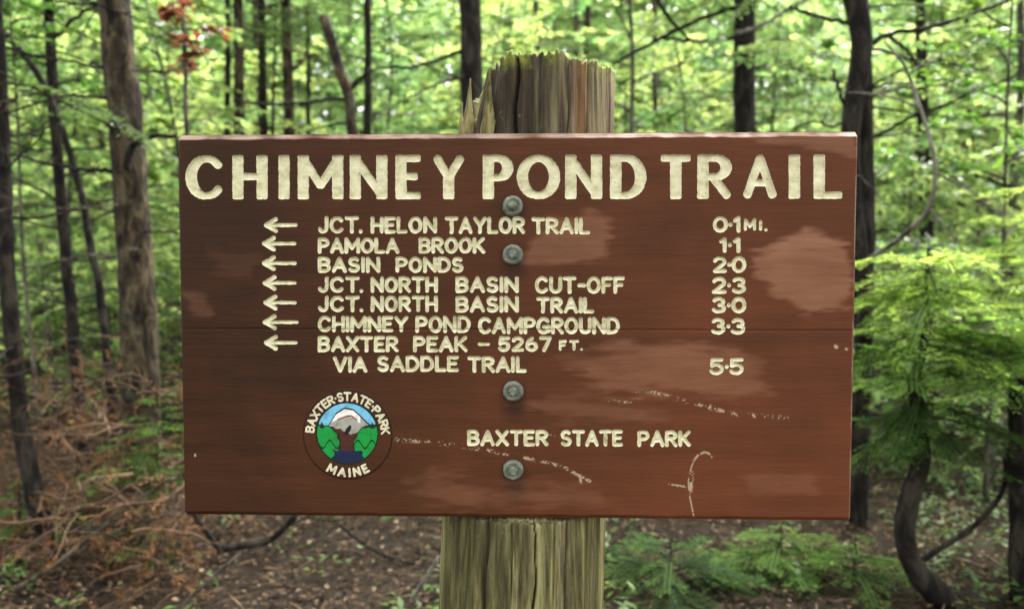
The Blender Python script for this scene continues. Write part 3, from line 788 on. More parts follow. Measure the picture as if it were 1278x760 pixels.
# ---- a single-stroke alphabet, unit box, y up
def ell(cx, cy, rx, ry, a0, a1, n=18):
    a = np.radians(np.linspace(a0, a1, n)); return [(cx + rx * math.cos(t_), cy + ry * math.sin(t_)) for t_ in a]
G = {
 'A': (.82, [[(0, 0), (.5, 1)], [(.5, 1), (1, 0)], [(.2, .34), (.8, .34)]]),
 'B': (.68, [[(0, 0), (0, 1)], [(0, 1), (.5, 1)] + ell(.5, .765, .44, .235, 90, -90, 10) + [(0, .53)], [(0, .53), (.5, .53)] + ell(.5, .265, .5, .265, 90, -90, 10) + [(0, 0)]]),
 'C': (.74, [ell(.55, .5, .55, .5, 42, 318, 24)]),
 'D': (.74, [[(0, 0), (0, 1)], [(0, 1), (.4, 1)] + ell(.4, .5, .6, .5, 90, -90, 18) + [(0, 0)]]),
 'E': (.58, [[(0, 0), (0, 1)], [(0, 1), (1, 1)], [(0, .52), (.82, .52)], [(0, 0), (1, 0)]]),
 'F': (.56, [[(0, 0), (0, 1)], [(0, 1), (1, 1)], [(0, .52), (.8, .52)]]),
 'G': (.8, [ell(.52, .5, .52, .5, 45, 345, 24), [(.56, .42), (1, .42)], [(1, .42), (1, .1)]]),
 'H': (.7, [[(0, 0), (0, 1)], [(1, 0), (1, 1)], [(0, .52), (1, .52)]]),
 'I': (.0, [[(.5, 0), (.5, 1)]]),
 'J': (.5, [[(1, 1), (1, .3)] + ell(.5, .3, .5, .3, 0, -160, 12)]),
 'K': (.7, [[(0, 0), (0, 1)], [(0, .4), (.95, 1)], [(.3, .58), (1, 0)]]),
 'L': (.56, [[(0, 0), (0, 1)], [(0, 0), (1, 0)]]),
 'M': (.96, [[(0, 0), (0, 1)], [(0, 1), (.5, .28)], [(.5, .28), (1, 1)], [(1, 1), (1, 0)]]),
 'N': (.76, [[(0, 0), (0, 1)], [(0, 1), (1, 0)], [(1, 0), (1, 1)]]),
 'O': (.78, [ell(.5, .5, .5, .5, 0, 360, 30)]),
 'P': (.66, [[(0, 0), (0, 1)], [(0, 1), (.5, 1)] + ell(.5, .74, .5, .26, 90, -90, 12) + [(0, .48)]]),
 'R': (.7, [[(0, 0), (0, 1)], [(0, 1), (.5, 1)] + ell(.5, .75, .46, .25, 90, -90, 12) + [(0, .5)], [(.4, .5), (1, 0)]]),
 'S': (.62, [ell(.5, .75, .46, .25, 35, 270, 14) + ell(.5, .25, .5, .25, 90, -150, 14)]),
 'T': (.74, [[(.5, 0), (.5, 1)], [(0, 1), (1, 1)]]),
 'U': (.7, [[(0, 1), (0, .35)] + ell(.5, .35, .5, .35, 180, 360, 14) + [(1, 1)]]),
 'V': (.8, [[(0, 1), (.5, 0)], [(.5, 0), (1, 1)]]),
 'X': (.74, [[(0, 0), (1, 1)], [(0, 1), (1, 0)]]),
 'Y': (.78, [[(0, 1), (.5, .48)], [(1, 1), (.5, .48)], [(.5, .48), (.5, 0)]]),
 'i': (.0, [[(.5, 0), (.5, .8)]]),
 '0': (.66, [ell(.5, .5, .5, .5, 0, 360, 30)]),
 '1': (.22, [[(.9, 0), (.9, 1)], [(.9, 1), (0, .8)]]),
 '2': (.62, [ell(.5, .72, .48, .28, 160, -30, 14) + [(0, 0)], [(0, 0), (1, 0)]]),
 '3': (.62, [ell(.45, .75, .45, .25, 150, -80, 12), ell(.45, .27, .52, .27, 80, -150, 14)]),
 '5': (.62, [[(.1, 1), (.95, 1)], [(.1, 1), (.06, .55)] , [(.06, .55)] + ell(.45, .32, .52, .32, 130, -150, 16)]),
 '6': (.66, [ell(.5, .3, .48, .3, 0, 360, 20), ell(.75, .3, .73, .7, 180, 105, 10)]),
 '7': (.62, [[(0, 1), (1, 1)], [(1, 1), (.35, 0)]]),
 '.': (.0, [[(.5, 0), (.5, .02)]]),
 '·': (.0, [[(.5, .48), (.5, .52)]]),
 '-': (.38, [[(0, .48), (1, .48)]]),
 '–': (.6, [[(0, .5), (1, .5)]]),
}
strokes = []          # (points in uv, width start .. end in metres, boxed ends, depth)
MPP = S_C[1] / F_PX   # metres per photo pixel on the sign
def word(txt, x0, x1, y0, y1, st, gap=0.34, dpt=0.003):
    """x0..x1, y0..y1 the inked box in photo pixels"""
    h = y1 - y0 - st; wd = [G[ch][0] * h for ch in txt]
    gp = [gap * h * (0.75 if (ch in '.·' or nx in '.·') else 1.0) for ch, nx in zip(txt, txt[1:])]
    k = (x1 - x0 - st) / max(sum(wd) + sum(gp), 1e-6)
    x = x0 + st / 2
    for i, ch in enumerate(txt):
        w_ = wd[i] * k
        for poly in G[ch][1]:
            p = [(x + a_ * w_ if w_ else x, y1 - st / 2 - b_ * h) for a_, b_ in poly]
            strokes.append((UV(p), st * MPP, None, dpt))
        x += w_ + (gp[i] * k if i < len(gp) else 0)

small = [
 ("JCT.", 397, 452, 270.5, 291), ("HELON", 463, 545, 271, 291), ("TAYLOR", 556, 655, 271, 291.5), ("TRAIL", 664, 736, 272, 292),
 ("PAMOLA", 397, 498, 297, 316), ("BROOK", 523, 605, 296.5, 316), ("BASIN", 397, 474, 321, 340), ("PONDS", 494, 578, 321, 340),
 ("JCT.", 397, 453, 345.5, 365), ("NORTH", 463, 546, 345.5, 365), ("BASIN", 569, 647, 345.5, 365), ("CUT-OFF", 668, 779, 345.5, 366),
 ("JCT.", 397, 453, 369.5, 389), ("NORTH", 463, 546, 369.5, 389), ("BASIN", 569, 647, 370, 389.5), ("TRAIL", 670, 741, 371, 390.5),
 ("CHIMNEY", 397, 509, 394.5, 414), ("POND", 519, 587, 394.5, 415), ("CAMPGROUND", 597, 773, 396, 416.5),
 ("BAXTER", 397, 497, 419.5, 439), ("PEAK", 516, 583, 419.5, 439), ("5267", 622, 688, 420, 438.5),
 ("VIA", 416, 458, 445, 464.5), ("SADDLE", 471, 572, 444, 463.5), ("TRAIL", 584, 657, 445, 464.5),
 ("BAXTER", 583.5, 684, 536.5, 556), ("STATE", 700, 777, 536.5, 556.5), ("PARK", 796, 862, 537.5, 557),
 ("0·1", 890, 924, 270.5, 290), ("1·1", 898, 924, 296.5, 315), ("2·0", 890, 931, 320.5, 340), ("2·3", 889, 931, 346, 366),
 ("3·0", 889, 931, 371, 390.5), ("3·3", 888, 930, 397, 417), ("5·5", 886, 928, 447, 467.5)]
for wd_ in small: word(*wd_, 3.7)
word("–", 597, 611, 420, 439, 2.8)
word("FT.", 698, 727, 424.5, 437, 2.4, 0.6)
word("M", 929, 943, 273, 287.5, 2.7)
word("i", 948, 951, 273, 287.5, 2.7); word(".", 954.2, 957.4, 273, 288.5, 3.2)
for ax, bx, y in ((330, 371, 281), (327.5, 370, 304), (327.5, 370, 328.5), (328.5, 370, 353), (329.5, 370, 377.5), (328.5, 372.5, 402), (330, 371, 427.5)):
    strokes.append((UV([(ax + 2, y), (bx - 2, y)]), 3.3 * MPP, None, 0.0022))
    for sg in (-1, 1): 
        strokes.append((UV([(ax + 2, y), (ax + 7.5, y + sg * 3.0), (ax + 14, y + sg * 7.2)]), 4.4 * MPP, None, 0.0022))

def title(ch, x0, x1, y0, y1, tv=12.9, th=7.7):
    """the big hand-cut letters: thick uprights, thinner bars and diagonals"""
    for poly in G[ch][1]:
        curve = len(poly) > 3
        P_ = np.array([(x0 + (tv / 2 if ch != 'A' and ch != 'V' else 5.5) + a_ * (x1 - x0 - (tv if ch not in 'AV' else 11)), y1 - th / 2 - b_ * (y1 - y0 - th)) for a_, b_ in poly])
        for i in range(len(P_) - 1):
            d_ = P_[i + 1] - P_[i]; ln = np.hypot(*d_)
            if ln < 1e-6: continue
            vert = abs(d_[1]) / ln
            wid = th + (tv - th) * vert ** 2 if not (not curve and 0.15 < vert < 0.97) else th + 1.6
            if ch in 'C' and curve: wid *= 0.85 + 0.2 * math.sin(math.pi * i / (len(P_) - 1))
            diag = not curve and 0.15 < vert < 0.97
            A_, B_ = P_[i], P_[i + 1]
            if diag: u_ = d_ / ln; A_, B_ = A_ + u_ * 1.2, B_ - u_ * 1.2
            strokes.append((UV([A_, B_]), wid * MPP, None if (curve and 0 < i < len(P_) - 1 or ch in 'CO' or diag) else th / 2 * MPP, 0.0048))
for ch, x0, x1 in (('C', 232, 280), ('H', 290.5, 333.5), ('I', 347, 362), ('M', 372, 428), ('N', 437, 483), ('E', 494, 527), ('Y', 539, 581), ('P', 603, 640),
                   ('O', 645.5, 698.5), ('N', 706, 751), ('D', 762, 806), ('T', 823, 864), ('R', 871, 914), ('A', 927, 970), ('I', 984, 999), ('L', 1016, 1053)):
    top = 194.5 - (x0 - 232) / 820 * 1.0
    title(ch, x0, x1, top, top + 54)

# ---- the face as a fine grid: routed grooves are real depth, paint follows the same outline
STEP = 0.0011
gu = np.linspace(-S_W / 2, S_W / 2, int(S_W / STEP) + 1)
v_split = float(uv(640, 411)[1])
def seg_dist(Ug, Vg, a_, b_, w_, box):
    d_ = b_ - a_; ln = math.hypot(*d_); ux, uy = (d_ / ln if ln > 1e-7 else (1.0, 0.0))
    x = (Ug - a_[0]) * ux + (Vg - a_[1]) * uy; y = -(Ug - a_[0]) * uy + (Vg - a_[1]) * ux
    if box is None:
        xx_ = np.clip(x, 0, ln); return np.hypot(x - xx_, y) - w_ / 2
    rc = 0.0025
    qx = np.abs(x - ln / 2) - (ln / 2 + box - rc); qy = np.abs(y) - (w_ / 2 - rc)
    return np.hypot(np.maximum(qx, 0), np.maximum(qy, 0)) + np.minimum(np.maximum(qx, qy), 0) - rc

def poly_in(Ug, Vg, pts, soft):
    """soft membership of a polygon given in photo pixels"""
    P_ = UV(pts); d_ = np.full(Ug.shape, 9.0); ins = np.zeros(Ug.shape, bool)
    for i in range(len(P_)):
        a_, b_ = P_[i], P_[(i + 1) % len(P_)]
        d_ = np.minimum(d_, seg_dist(Ug, Vg, a_, b_, 0, None))
        c_ = (a_[1] > Vg) != (b_[1] > Vg)
        ins ^= c_ & (Ug < (b_[0] - a_[0]) * (Vg - a_[1]) / (b_[1] - a_[1] + 1e-12) + a_[0])
    return np.clip(0.5 - np.where(ins, -d_, d_) / soft / 2, 0, 1)

def face(Ug, Vg):
    d = np.full(Ug.shape, 0.02); dep = np.full(Ug.shape, 0.0022)
    uu, vv = Ug[0], Vg[:, 0]
    for P_, w_, box, dd in strokes:
        m = 0.012 + w_
        i0, i1 = np.searchsorted(uu, (P_[:, 0].min() - m, P_[:, 0].max() + m)); j0, j1 = np.searchsorted(vv, (P_[:, 1].min() - m, P_[:, 1].max() + m))
        if i1 <= i0 or j1 <= j0: continue
        sl = (slice(j0, j1), slice(i0, i1)); best = d[sl]
        for a_, b_ in zip(P_[:-1], P_[1:]): best = np.minimum(best, seg_dist(Ug[sl], Vg[sl], a_, b_, w_, box))
        dep[sl] = np.where(best < d[sl], dd, dep[sl]); d[sl] = best
    d = d + (noise(Ug * 140, Vg * 140, 0, 3) - 0.5) * 0.0009          # the router wandered a little
    # worn and faded paint, scratches: places and shapes read off the photograph
    st = fbm(Ug * 9, Vg * 60, 0, 21, 4) - 0.5                          # streaks along the grain
    edge = fbm(Ug * 20, Vg * 85, 0, 22, 5) - 0.5
    rub = np.zeros(Ug.shape)
    for pts, soft, amt in (([(935, 320), (985, 300), (1005, 283), (1030, 296), (1060, 310), (1068, 340), (1060, 378), (1010, 392), (970, 372), (945, 345)], 0.016, 1.0),
                           ([(925, 168), (1065, 168), (1066, 200), (1040, 188), (980, 182)], 0.012, 0.6),
                           ([(690, 275), (735, 268), (766, 285), (752, 318), (715, 332), (660, 330), (655, 318)], 0.02, 0.55),
                           ([(700, 455), (780, 430), (880, 425), (945, 460), (960, 492), (880, 490), (800, 492), (740, 480)], 0.03, 0.55),
                           ([(660, 500), (760, 490), (830, 520), (780, 530), (700, 520)], 0.03, 0.35),
                           ([(930, 590), (1015, 588), (1020, 615), (940, 612)], 0.02, 0.25),
                           ([(232, 368), (256, 372), (262, 395), (240, 392)], 0.015, 0.25),
                           ([(262, 315), (320, 322), (312, 345), (270, 338)], 0.02, 0.12),
                           ([(540, 590), (640, 612), (740, 605), (760, 625), (600, 640), (500, 615)], 0.03, 0.3)):
        mem = poly_in(Ug, Vg, pts, soft)
        rub = np.maximum(rub, amt * np.clip((mem - 0.5 + edge * 1.2) * 2.2 + 0.5, 0, 1) * np.clip(mem * 5, 0, 1))
    dark = np.zeros(Ug.shape)
    for pts, soft, amt in (([(275, 470), (340, 462), (350, 482), (290, 492)], 0.02, 0.7), ([(232, 415), (420, 412), (430, 440), (350, 470), (240, 450)], 0.03, 0.4),
                           ([(770, 255), (900, 255), (900, 340), (800, 335)], 0.05, 0.4), ([(240, 260), (330, 255), (330, 400), (240, 400)], 0.05, 0.35),
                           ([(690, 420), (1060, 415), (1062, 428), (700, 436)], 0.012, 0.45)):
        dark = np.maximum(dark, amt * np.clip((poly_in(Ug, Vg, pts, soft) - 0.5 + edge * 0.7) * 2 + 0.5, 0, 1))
    for bx_, by_, run in ((640, 257.5, 26), (640, 318, 34), (640.5, 488, 40), (640.5, 586, 45)):     # iron stain plus the washer's contact shadow, painted round and below each bolt
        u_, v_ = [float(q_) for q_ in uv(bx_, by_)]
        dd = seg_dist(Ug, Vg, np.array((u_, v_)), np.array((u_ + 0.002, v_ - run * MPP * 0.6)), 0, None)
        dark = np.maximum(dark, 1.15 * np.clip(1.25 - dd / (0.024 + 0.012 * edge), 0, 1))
    scr = np.zeros(Ug.shape)
    hi = noise(Ug * 420, Vg * 420, 0, 41); lo = noise(Ug * 90, Vg * 120, 0, 43)
    for pts, wpx, dens in (([(788, 486), (815, 489), (850, 499), (890, 508), (920, 517), (955, 519), (984, 522)], 5.5, 0.40), ([(886, 509), (900, 512)], 5, 0.6),
                           ([(655, 571), (680, 576), (705, 583), (724, 594), (736, 600)], 4.2, 0.55), ([(724, 593), (725, 602)], 3.5, 0.75),
                           ([(484, 548), (520, 550), (560, 554), (610, 562)], 6, 0.36), ([(610, 562), (640, 568)], 5, 0.42),
                           ([(866, 644), (861, 620), (859, 600), (863, 582), (868, 571)], 2.0, 0.68), ([(866, 574), (872, 567), (879, 564), (884, 565), (889, 570)], 3.0, 0.62), ([(862, 612), (864, 590)], 5.0, 0.6), ([(835, 604), (856, 607)], 3, 0.7),
                           ([(1043, 432), (1044, 433)], 5, 1.0), ([(1056, 435), (1057, 436)], 3, 0.8), ([(243.5, 567), (243.6, 568.5)], 3, 1.0),
                           ([(672, 541), (700, 545)], 3, 0.35), ([(760, 500), (790, 503)], 4, 0.3)):
        P_ = UV(pts); dd = np.full(Ug.shape, 9.0)
        for a_, b_ in zip(P_[:-1], P_[1:]): dd = np.minimum(dd, seg_dist(Ug, Vg, a_, b_, 0, None))
        inside = np.clip(1.3 - dd / (wpx / 2 * MPP), 0, 1)
        scr = np.maximum(scr, inside * np.clip((0.55 * hi + 0.45 * lo - (1 - dens) * 0.95) * 7 + (2 if dens >= 0.95 else 0), 0, 1))
    old = 0.62 * np.clip((Ug + 0.5) / 0.8, 0, 1) ** 0.8 + 0.18 * np.clip(-Vg / 0.35, 0, 1)   # the left end kept its darker coat
    old = np.clip(old + st * 0.22, 0, 1)
    gr = np.clip((0.0004 - d) / 0.0013, 0, 1); gr = gr * gr * (3 - 2 * gr)
    h = -dep * gr + (fbm(Ug * 6, Vg * 120, 0, 51, 4) - 0.5) * 0.0004 - scr * 0.0006
    return d, h, rub, scr, old, dark

def plank(v0, v1, parent, top):
    nv = int((v1 - v0) / STEP) + 1; gv = np.linspace(v0, v1, nv)
    Ug, Vg = np.meshgrid(gu, gv)
    d, h, rub, scr, old, dark = face(Ug, Vg)
    # worn edges: a broad chamfer on the top arris, small rounded arrises elsewhere
    wob = (fbm(Ug * 25, Vg * 25, 0, 61, 3) - 0.5)
    def arris(dist, r_, k): return np.maximum(r_ * (1 + wob * 0.5) - dist, 0) * k
    yb = arris(v1 - Vg, 0.0105 if top else 0.0014, 0.9) + arris(Vg - v0, 0.0014 if top else 0.007, 0.8) + arris(Ug + S_W / 2, 0.004, 0.9) + arris(S_W / 2 - Ug, 0.003, 0.9)
    wear = np.clip(np.maximum(np.maximum((0.0108 - (v1 - Vg)) / 0.002 if top else 0 * Ug, (0.0035 - (S_W / 2 - Ug)) / 0.001 * 0.8), 0) , 0, 1)
    wear = wear * np.clip(0.72 + wob * 2.4, 0, 1)
    V = np.stack([Ug, yb - h, Vg], -1)
    m, n_ = Ug.shape; I = np.arange(m * n_).reshape(m, n_)
    q = np.stack([I[:-1, :-1], I[:-1, 1:], I[1:, 1:], I[1:, :-1]], -1).reshape(-1, 4)
    ring = np.concatenate([I[0, :], I[1:, -1], I[-1, -2::-1], I[-2:0:-1, 0]])
    B = V.reshape(-1, 3)[ring].copy(); B[:, 1] = S_T
    k = len(ring); j = np.arange(k); qs = np.stack([ring, m * n_ + j, m * n_ + (j + 1) % k, ring[(j + 1) % k]], -1)[:, ::-1]
    ctr = np.array([[0, S_T, (v0 + v1) / 2]]); tb = np.stack([m * n_ + j, np.full(k, m * n_ + k), m * n_ + (j + 1) % k], -1)[:, ::-1]
    mb = MB().add(np.concatenate([V.reshape(-1, 3), B, ctr]), np.concatenate([q, qs]), tb)
    def ex(a_, fill): return np.concatenate([a_.ravel(), a_.ravel()[ring] if fill is None else np.full(k, fill), [0.0 if fill is None else fill]])
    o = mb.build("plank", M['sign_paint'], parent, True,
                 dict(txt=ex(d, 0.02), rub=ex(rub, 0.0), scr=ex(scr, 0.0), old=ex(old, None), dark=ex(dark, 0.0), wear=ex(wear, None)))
    return o

def paint_color(t):
    """the brown sign paint, as a colour socket and a bump height"""
    st = t.noise(t.coord((4.2, 1, 19)), 1.0, 6, 0.55, 1.3)
    fine = t.noise(t.coord((14, 1, 190)), 1.0, 4, 0.6)
    blot = t.noise(t.coord((5, 1, 7)), 1.0, 4, 0.55, 0.5)
    f = t.math('ADD', t.math('MULTIPLY', t.attr("old").outputs["Fac"], 0.85), t.math('MULTIPLY', t.math('SUBTRACT', st, 0.5), 0.28))
    f = t.math('ADD', f, t.math('MULTIPLY', t.math('SUBTRACT', blot, 0.5), 0.5))
    col = t.ramp(f, [(0.0, (0.0350, 0.0150, 0.0066)), (0.35, (0.068, 0.0245, 0.0098)), (0.7, (0.118, 0.0375, 0.0150)), (1.0, (0.162, 0.0575, 0.0250))])
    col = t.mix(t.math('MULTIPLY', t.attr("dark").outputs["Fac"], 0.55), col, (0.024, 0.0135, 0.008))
    col = t.mix(t.math('MULTIPLY', t.attr("rub").outputs["Fac"], 0.75), col, t.ramp(st, [(0.3, (0.19, 0.080, 0.038)), (0.7, (0.29, 0.138, 0.074))]))
    col = t.mix(t.math('MULTIPLY', t.rampf(fine, 0.62, 0.8), 0.10), col, (0.2, 0.12, 0.085))
    return col, st, fine

t = NT("sign_paint")
col, st, fine = paint_color(t)
grain = t.noise(t.coord((120, 120, 240)), 1.0, 3, 0.7)
cream = t.ramp(t.noise(t.coord((45, 1, 60)), 1.0, 5, 0.65), [(0.25, (0.36, 0.32, 0.165)), (0.5, (0.63, 0.59, 0.37)), (0.72, (0.76, 0.73, 0.52))])
speck = t.rampf(t.noise(t.coord((230, 1, 230)), 1.0, 3, 0.6), 0.66, 0.74)
cream = t.mix(t.math('MULTIPLY', speck, 0.7), cream, (0.13, 0.095, 0.045))
grime = t.rampf(t.noise(t.coord((26, 1, 34)), 1.0, 5, 0.7), 0.54, 0.70)
cream = t.mix(t.math('MULTIPLY', grime, 0.38), cream, (0.24, 0.215, 0.085))
edge_n = t.math('MULTIPLY', t.math('SUBTRACT', grain, 0.5), 0.0022)
letter = t.rampf(t.math('ADD', t.attr("txt").outputs["Fac"], edge_n), 0.0011, 0.0004)
chipn = t.noise(t.coord((85, 1, 110)), 1.0, 4, 0.7)
letter = t.math('MULTIPLY', letter, t.math('SUBTRACT', 1.0, t.math('MULTIPLY', t.rampf(chipn, 0.63, 0.70), 0.75)))
green = t.math('MULTIPLY', t.rampf(t.attr("txt").outputs["Fac"], 0.0032, 0.0008), 0.4)
col = t.mix(green, col, (0.07, 0.055, 0.022))
col = t.mix(letter, col, cream)
col = t.mix(t.math('MULTIPLY', t.attr("scr").outputs["Fac"], 0.9), col, (0.42, 0.31, 0.19))
col = t.mix(t.math('MULTIPLY', t.attr("wear").outputs["Fac"], 0.8), col, t.ramp(fine, [(0.3, (0.12, 0.075, 0.05)), (0.65, (0.30, 0.215, 0.16))]))
ro = t.math('ADD', 0.42, t.math('MULTIPLY', st, 0.22))
ro = t.math('ADD', ro, t.math('MULTIPLY', letter, 0.2))
M['sign_paint'] = t.finish(t.principled(col, ro, t.bump(t.math('ADD', fine, t.math('MULTIPLY', grain, 0.35)), 0.22, 0.003), spec=t.math('ADD', 0.09, t.math('MULTIPLY', t.attr('rub').outputs['Fac'], 0.07))))
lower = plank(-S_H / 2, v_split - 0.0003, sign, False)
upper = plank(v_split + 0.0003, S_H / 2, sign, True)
lower["label"] = "lower plank with the round park emblem and deep scratches"
upper["label"] = "upper plank with the big trail name and pale rubbed corner"

# ---- round park emblem, a thin painted disc let onto the lower plank
E_C = np.array([float(q) for q in uv(434, 542)]); PX = MPP
er = 58.0
ge = np.arange(-er, er + 0.01, 0.5)
Eu, Ev = np.meshgrid(ge, ge)                       # photo pixels, y up
rr = np.hypot(Eu, Ev)
colr = np.zeros(Eu.shape + (4,))
def paint(mask, c): colr[mask] = (*c, 1.0)
iu, iv = Eu + 0.5, Ev - 1.5                        # inner picture, centred a little left and low
ri = np.hypot(iu, iv)
inn = ri < 40
wv = (noise(Eu * 0.22, Ev * 0.22, 0, 5) - 0.5) * 5
paint(inn, (0.17, 0.46, 0.62))
mtn = np.interp(iu, (-24, -14, -3, 8, 16, 26, 34), (8, 24, 31, 29, 22, 12, 6))
paint(inn & (iv < mtn + 2.2), (0.02, 0.022, 0.02))
paint(inn & (iv < mtn), (0.34, 0.33, 0.27))
snow = (iv < mtn) & (iv > np.interp(iu, (-22, -10, 0, 6, 16), (13, 18, 22, 22, 14)) + wv * 0.5) & (iu < 17) & (iu > -20)
paint(inn & snow, (0.78, 0.74, 0.64))
paint(inn & (np.abs(iv - np.interp(iu, (-12, 0, 6, 14), (17, 22, 22, 16)) - 0.2) < 1.0) & (np.abs(iu) < 13), (0.2, 0.06, 0.03))
paint(inn & (iv < np.interp(iu, (-22, -8, 4, 16, 26), (8, 4, -2, 2, 7)) + wv) , (0.07, 0.022, 0.015))
paint(inn & (np.hypot((iu - 1) * 1.0 - (iv - 4) * 0.5, (iv - 4) * 0.5) < 3.2), (0.012, 0.014, 0.016))
for sg, cx_ in ((-1, -25), (1, 25)):
    xx_ = iu * sg
    edge_ = np.interp(iv, (-34, -22, -10, 0, 6, 10), (24, 11, 10, 14, 19, 26)) + wv * 0.8
    t_ = (xx_ > edge_) & (iv < 8 + wv * 0.9)
    paint(inn & (xx_ > edge_ - 2.2) & (iv < 10.5 + wv * 0.9), (0.010, 0.022, 0.010))
    paint(inn & t_, (0.012, 0.26, 0.045))
    paint(inn & t_ & (np.abs(iv + 14 + 5 * np.sin(iu * 0.35)) < 1.3), (0.008, 0.04, 0.012))
    paint(inn & (np.abs(iu - sg * 32) < 2.6) & (iv > 6) & (iv < 15 - np.abs(iu - sg * 32) * 2), (0.010, 0.03, 0.012))
paint(inn & (iv < -22 + wv * 0.6) & (np.abs(iu) < 18 + wv), (0.012, 0.02, 0.055))
paint(inn & (np.abs(ri - 39.3) < 1.2), (0.012, 0.018, 0.014))
ring_ = np.abs(rr - 56.3) < 0.7
paint(ring_, (0.018, 0.009, 0.006))
ed = np.full(Eu.shape, 99.0)
def arc_text(txt, a0, a1, R_, h, st, down=False):
    wd = [max(G[c_][0], 0.12) * h for c_ in txt]; tot = sum(wd); gap = (math.radians(abs(a1 - a0)) * R_ - tot) / max(len(txt) - 1, 1); x = 0
    for c_, w_ in zip(txt, wd):
        for poly in G[c_][1]:
            P_ = []
            for a_, b_ in poly:
                s_ = x + a_ * w_
                if not down: th_ = math.radians(a0) - s_ / R_; r2 = R_ + (b_ - 0.5) * h
                else: th_ = math.radians(a0) + s_ / R_; r2 = R_ - (b_ - 0.5) * h
                P_.append((r2 * math.cos(th_), r2 * math.sin(th_)))
            P_ = np.array(P_)
            for p_, q_ in zip(P_[:-1], P_[1:]): ed[:] = np.minimum(ed, seg_dist(Eu, Ev, p_, q_, st, None))
        x += w_ + gap
arc_text("BAXTER·STATE·PARK", 176, 2, 48.2, 9.4, 2.2)
arc_text("MAINE", 240, 300, 48.6, 9.2, 2.6, True)
band = (ri > 40.3) & (rr < 55.5)
paint((ed < 1.5) & band, (0.018, 0.010, 0.008))
paint((ed < 0.2) & (rr < 56), (0.66, 0.58, 0.38))
keep = rr <= er
I = -np.ones(Eu.shape, np.int64); I[keep] = np.arange(keep.sum())
cell = keep[:-1, :-1] & keep[:-1, 1:] & keep[1:, 1:] & keep[1:, :-1]
q = np.stack([I[:-1, :-1][cell], I[:-1, 1:][cell], I[1:, 1:][cell], I[1:, :-1][cell]], -1)
eu, ev = (E_C[0] + Eu[keep] * PX), (E_C[1] + Ev[keep] * PX)
yo = -0.0011 + (fbm(eu * 6, ev * 120, 0, 51, 4) - 0.5) * -0.0004 + np.clip((rr[keep] - er + 1.5) / 1.5, 0, 1) * 0.0012 - np.where(ed[keep] < 0.2, 0.0004, 0)
oldE = np.clip(0.62 * np.clip((eu + 0.5) / 0.8, 0, 1) ** 0.8 + 0.18 * np.clip(-ev / 0.35, 0, 1) + (fbm(eu * 9, ev * 60, 0, 21, 4) - 0.5) * 0.22, 0, 1)
t = NT("emblem_paint")
bc, st, fine = paint_color(t)
ca = t.attr("pic")
wv_ = t.noise(t.coord((160, 1, 160)), 1.0, 4, 0.65)
chip = t.math('MULTIPLY', t.math('GREATER_THAN', ca.outputs["Alpha"], 0.5), t.math('SUBTRACT', 1.0, t.math('MULTIPLY', t.rampf(wv_, 0.62, 0.72), 0.5)))
pc = t.mix(chip, bc, t.mix(t.math('MULTIPLY', t.rampf(t.noise(t.coord((60, 1, 60)), 1.0, 5, 0.7), 0.45, 0.7), 0.45), ca.outputs["Color"], (0.03, 0.022, 0.012)))
M['emblem'] = t.finish(t.principled(pc, 0.5, t.bump(fine, 0.2, 0.003), spec=0.09))
MB().add(np.stack([eu, yo, ev], -1), q).build("emblem", M['emblem'], lower, True, dict(pic=colr[keep], old=oldE, rub=np.zeros(len(eu)), dark=np.zeros(len(eu))))

# ---- bolts: domed washer with a lead-grey patina, square-shouldered nut in its middle
t = NT("weathered_zinc")
nz = t.noise(t.coord((90, 90, 90)), 1.0, 5, 0.65)
zc = t.ramp(nz, [(0.3, (0.05, 0.06, 0.04)), (0.52, (0.14, 0.152, 0.108)), (0.72, (0.27, 0.27, 0.20))])
M['zinc'] = t.finish(t.principled(zc, 0.55, t.bump(nz, 0.5, 0.002), spec=0.4, metal=0.0))
def lathe(prof, n=32, axis_y=True):
    a = np.linspace(0, 2 * np.pi, n, endpoint=False); m = len(prof)
    V = np.array([[(r_ * math.cos(t_), y_, r_ * math.sin(t_)) for t_ in a] for r_, y_ in prof]).reshape(-1, 3)
    i = np.arange(m - 1)[:, None] * n; j = np.arange(n)[None]
    q = np.stack([i + j, i + n + j, i + n + (j + 1) % n, i + (j + 1) % n], -1).reshape(-1, 4)
    return V, q[:, ::-1]
for bx, by in ((640, 257.5), (640, 318), (640.5, 488), (640.5, 586)):
    u0, v0 = [float(q_) for q_ in uv(bx, by)]
    V, q = lathe([(0.0001, -0.0064), (0.0105, -0.0064), (0.0125, -0.0076), (0.0148, -0.0078), (0.0172, -0.0062), (0.0186, -0.0032), (0.0188, 0.0004)], 36)
    k_ = 1 + 0.03 * (noise(V[:, 0] * 120, V[:, 2] * 120, 0, int(by)) - 0.5)[:, None]
    wsh = MB().add(V * k_, q).build("bolt", M['zinc'], sign)
    wsh.location = (u0, 0.0, v0); wsh.rotation_euler = (0, 0.7 * by, 0)
    V, q = lathe([(0.0001, -0.0165), (0.0066, -0.0165), (0.0082, -0.0155), (0.0088, -0.0138), (0.0088, -0.005)], 6)
    nut = MB().add(V, q)
    V, q = lathe([(0.0001, -0.0225), (0.0042, -0.0222), (0.0050, -0.0212), (0.0050, -0.0155)], 16); nut.add(V, q)
    nut.build("nut", M['zinc'], wsh, False)

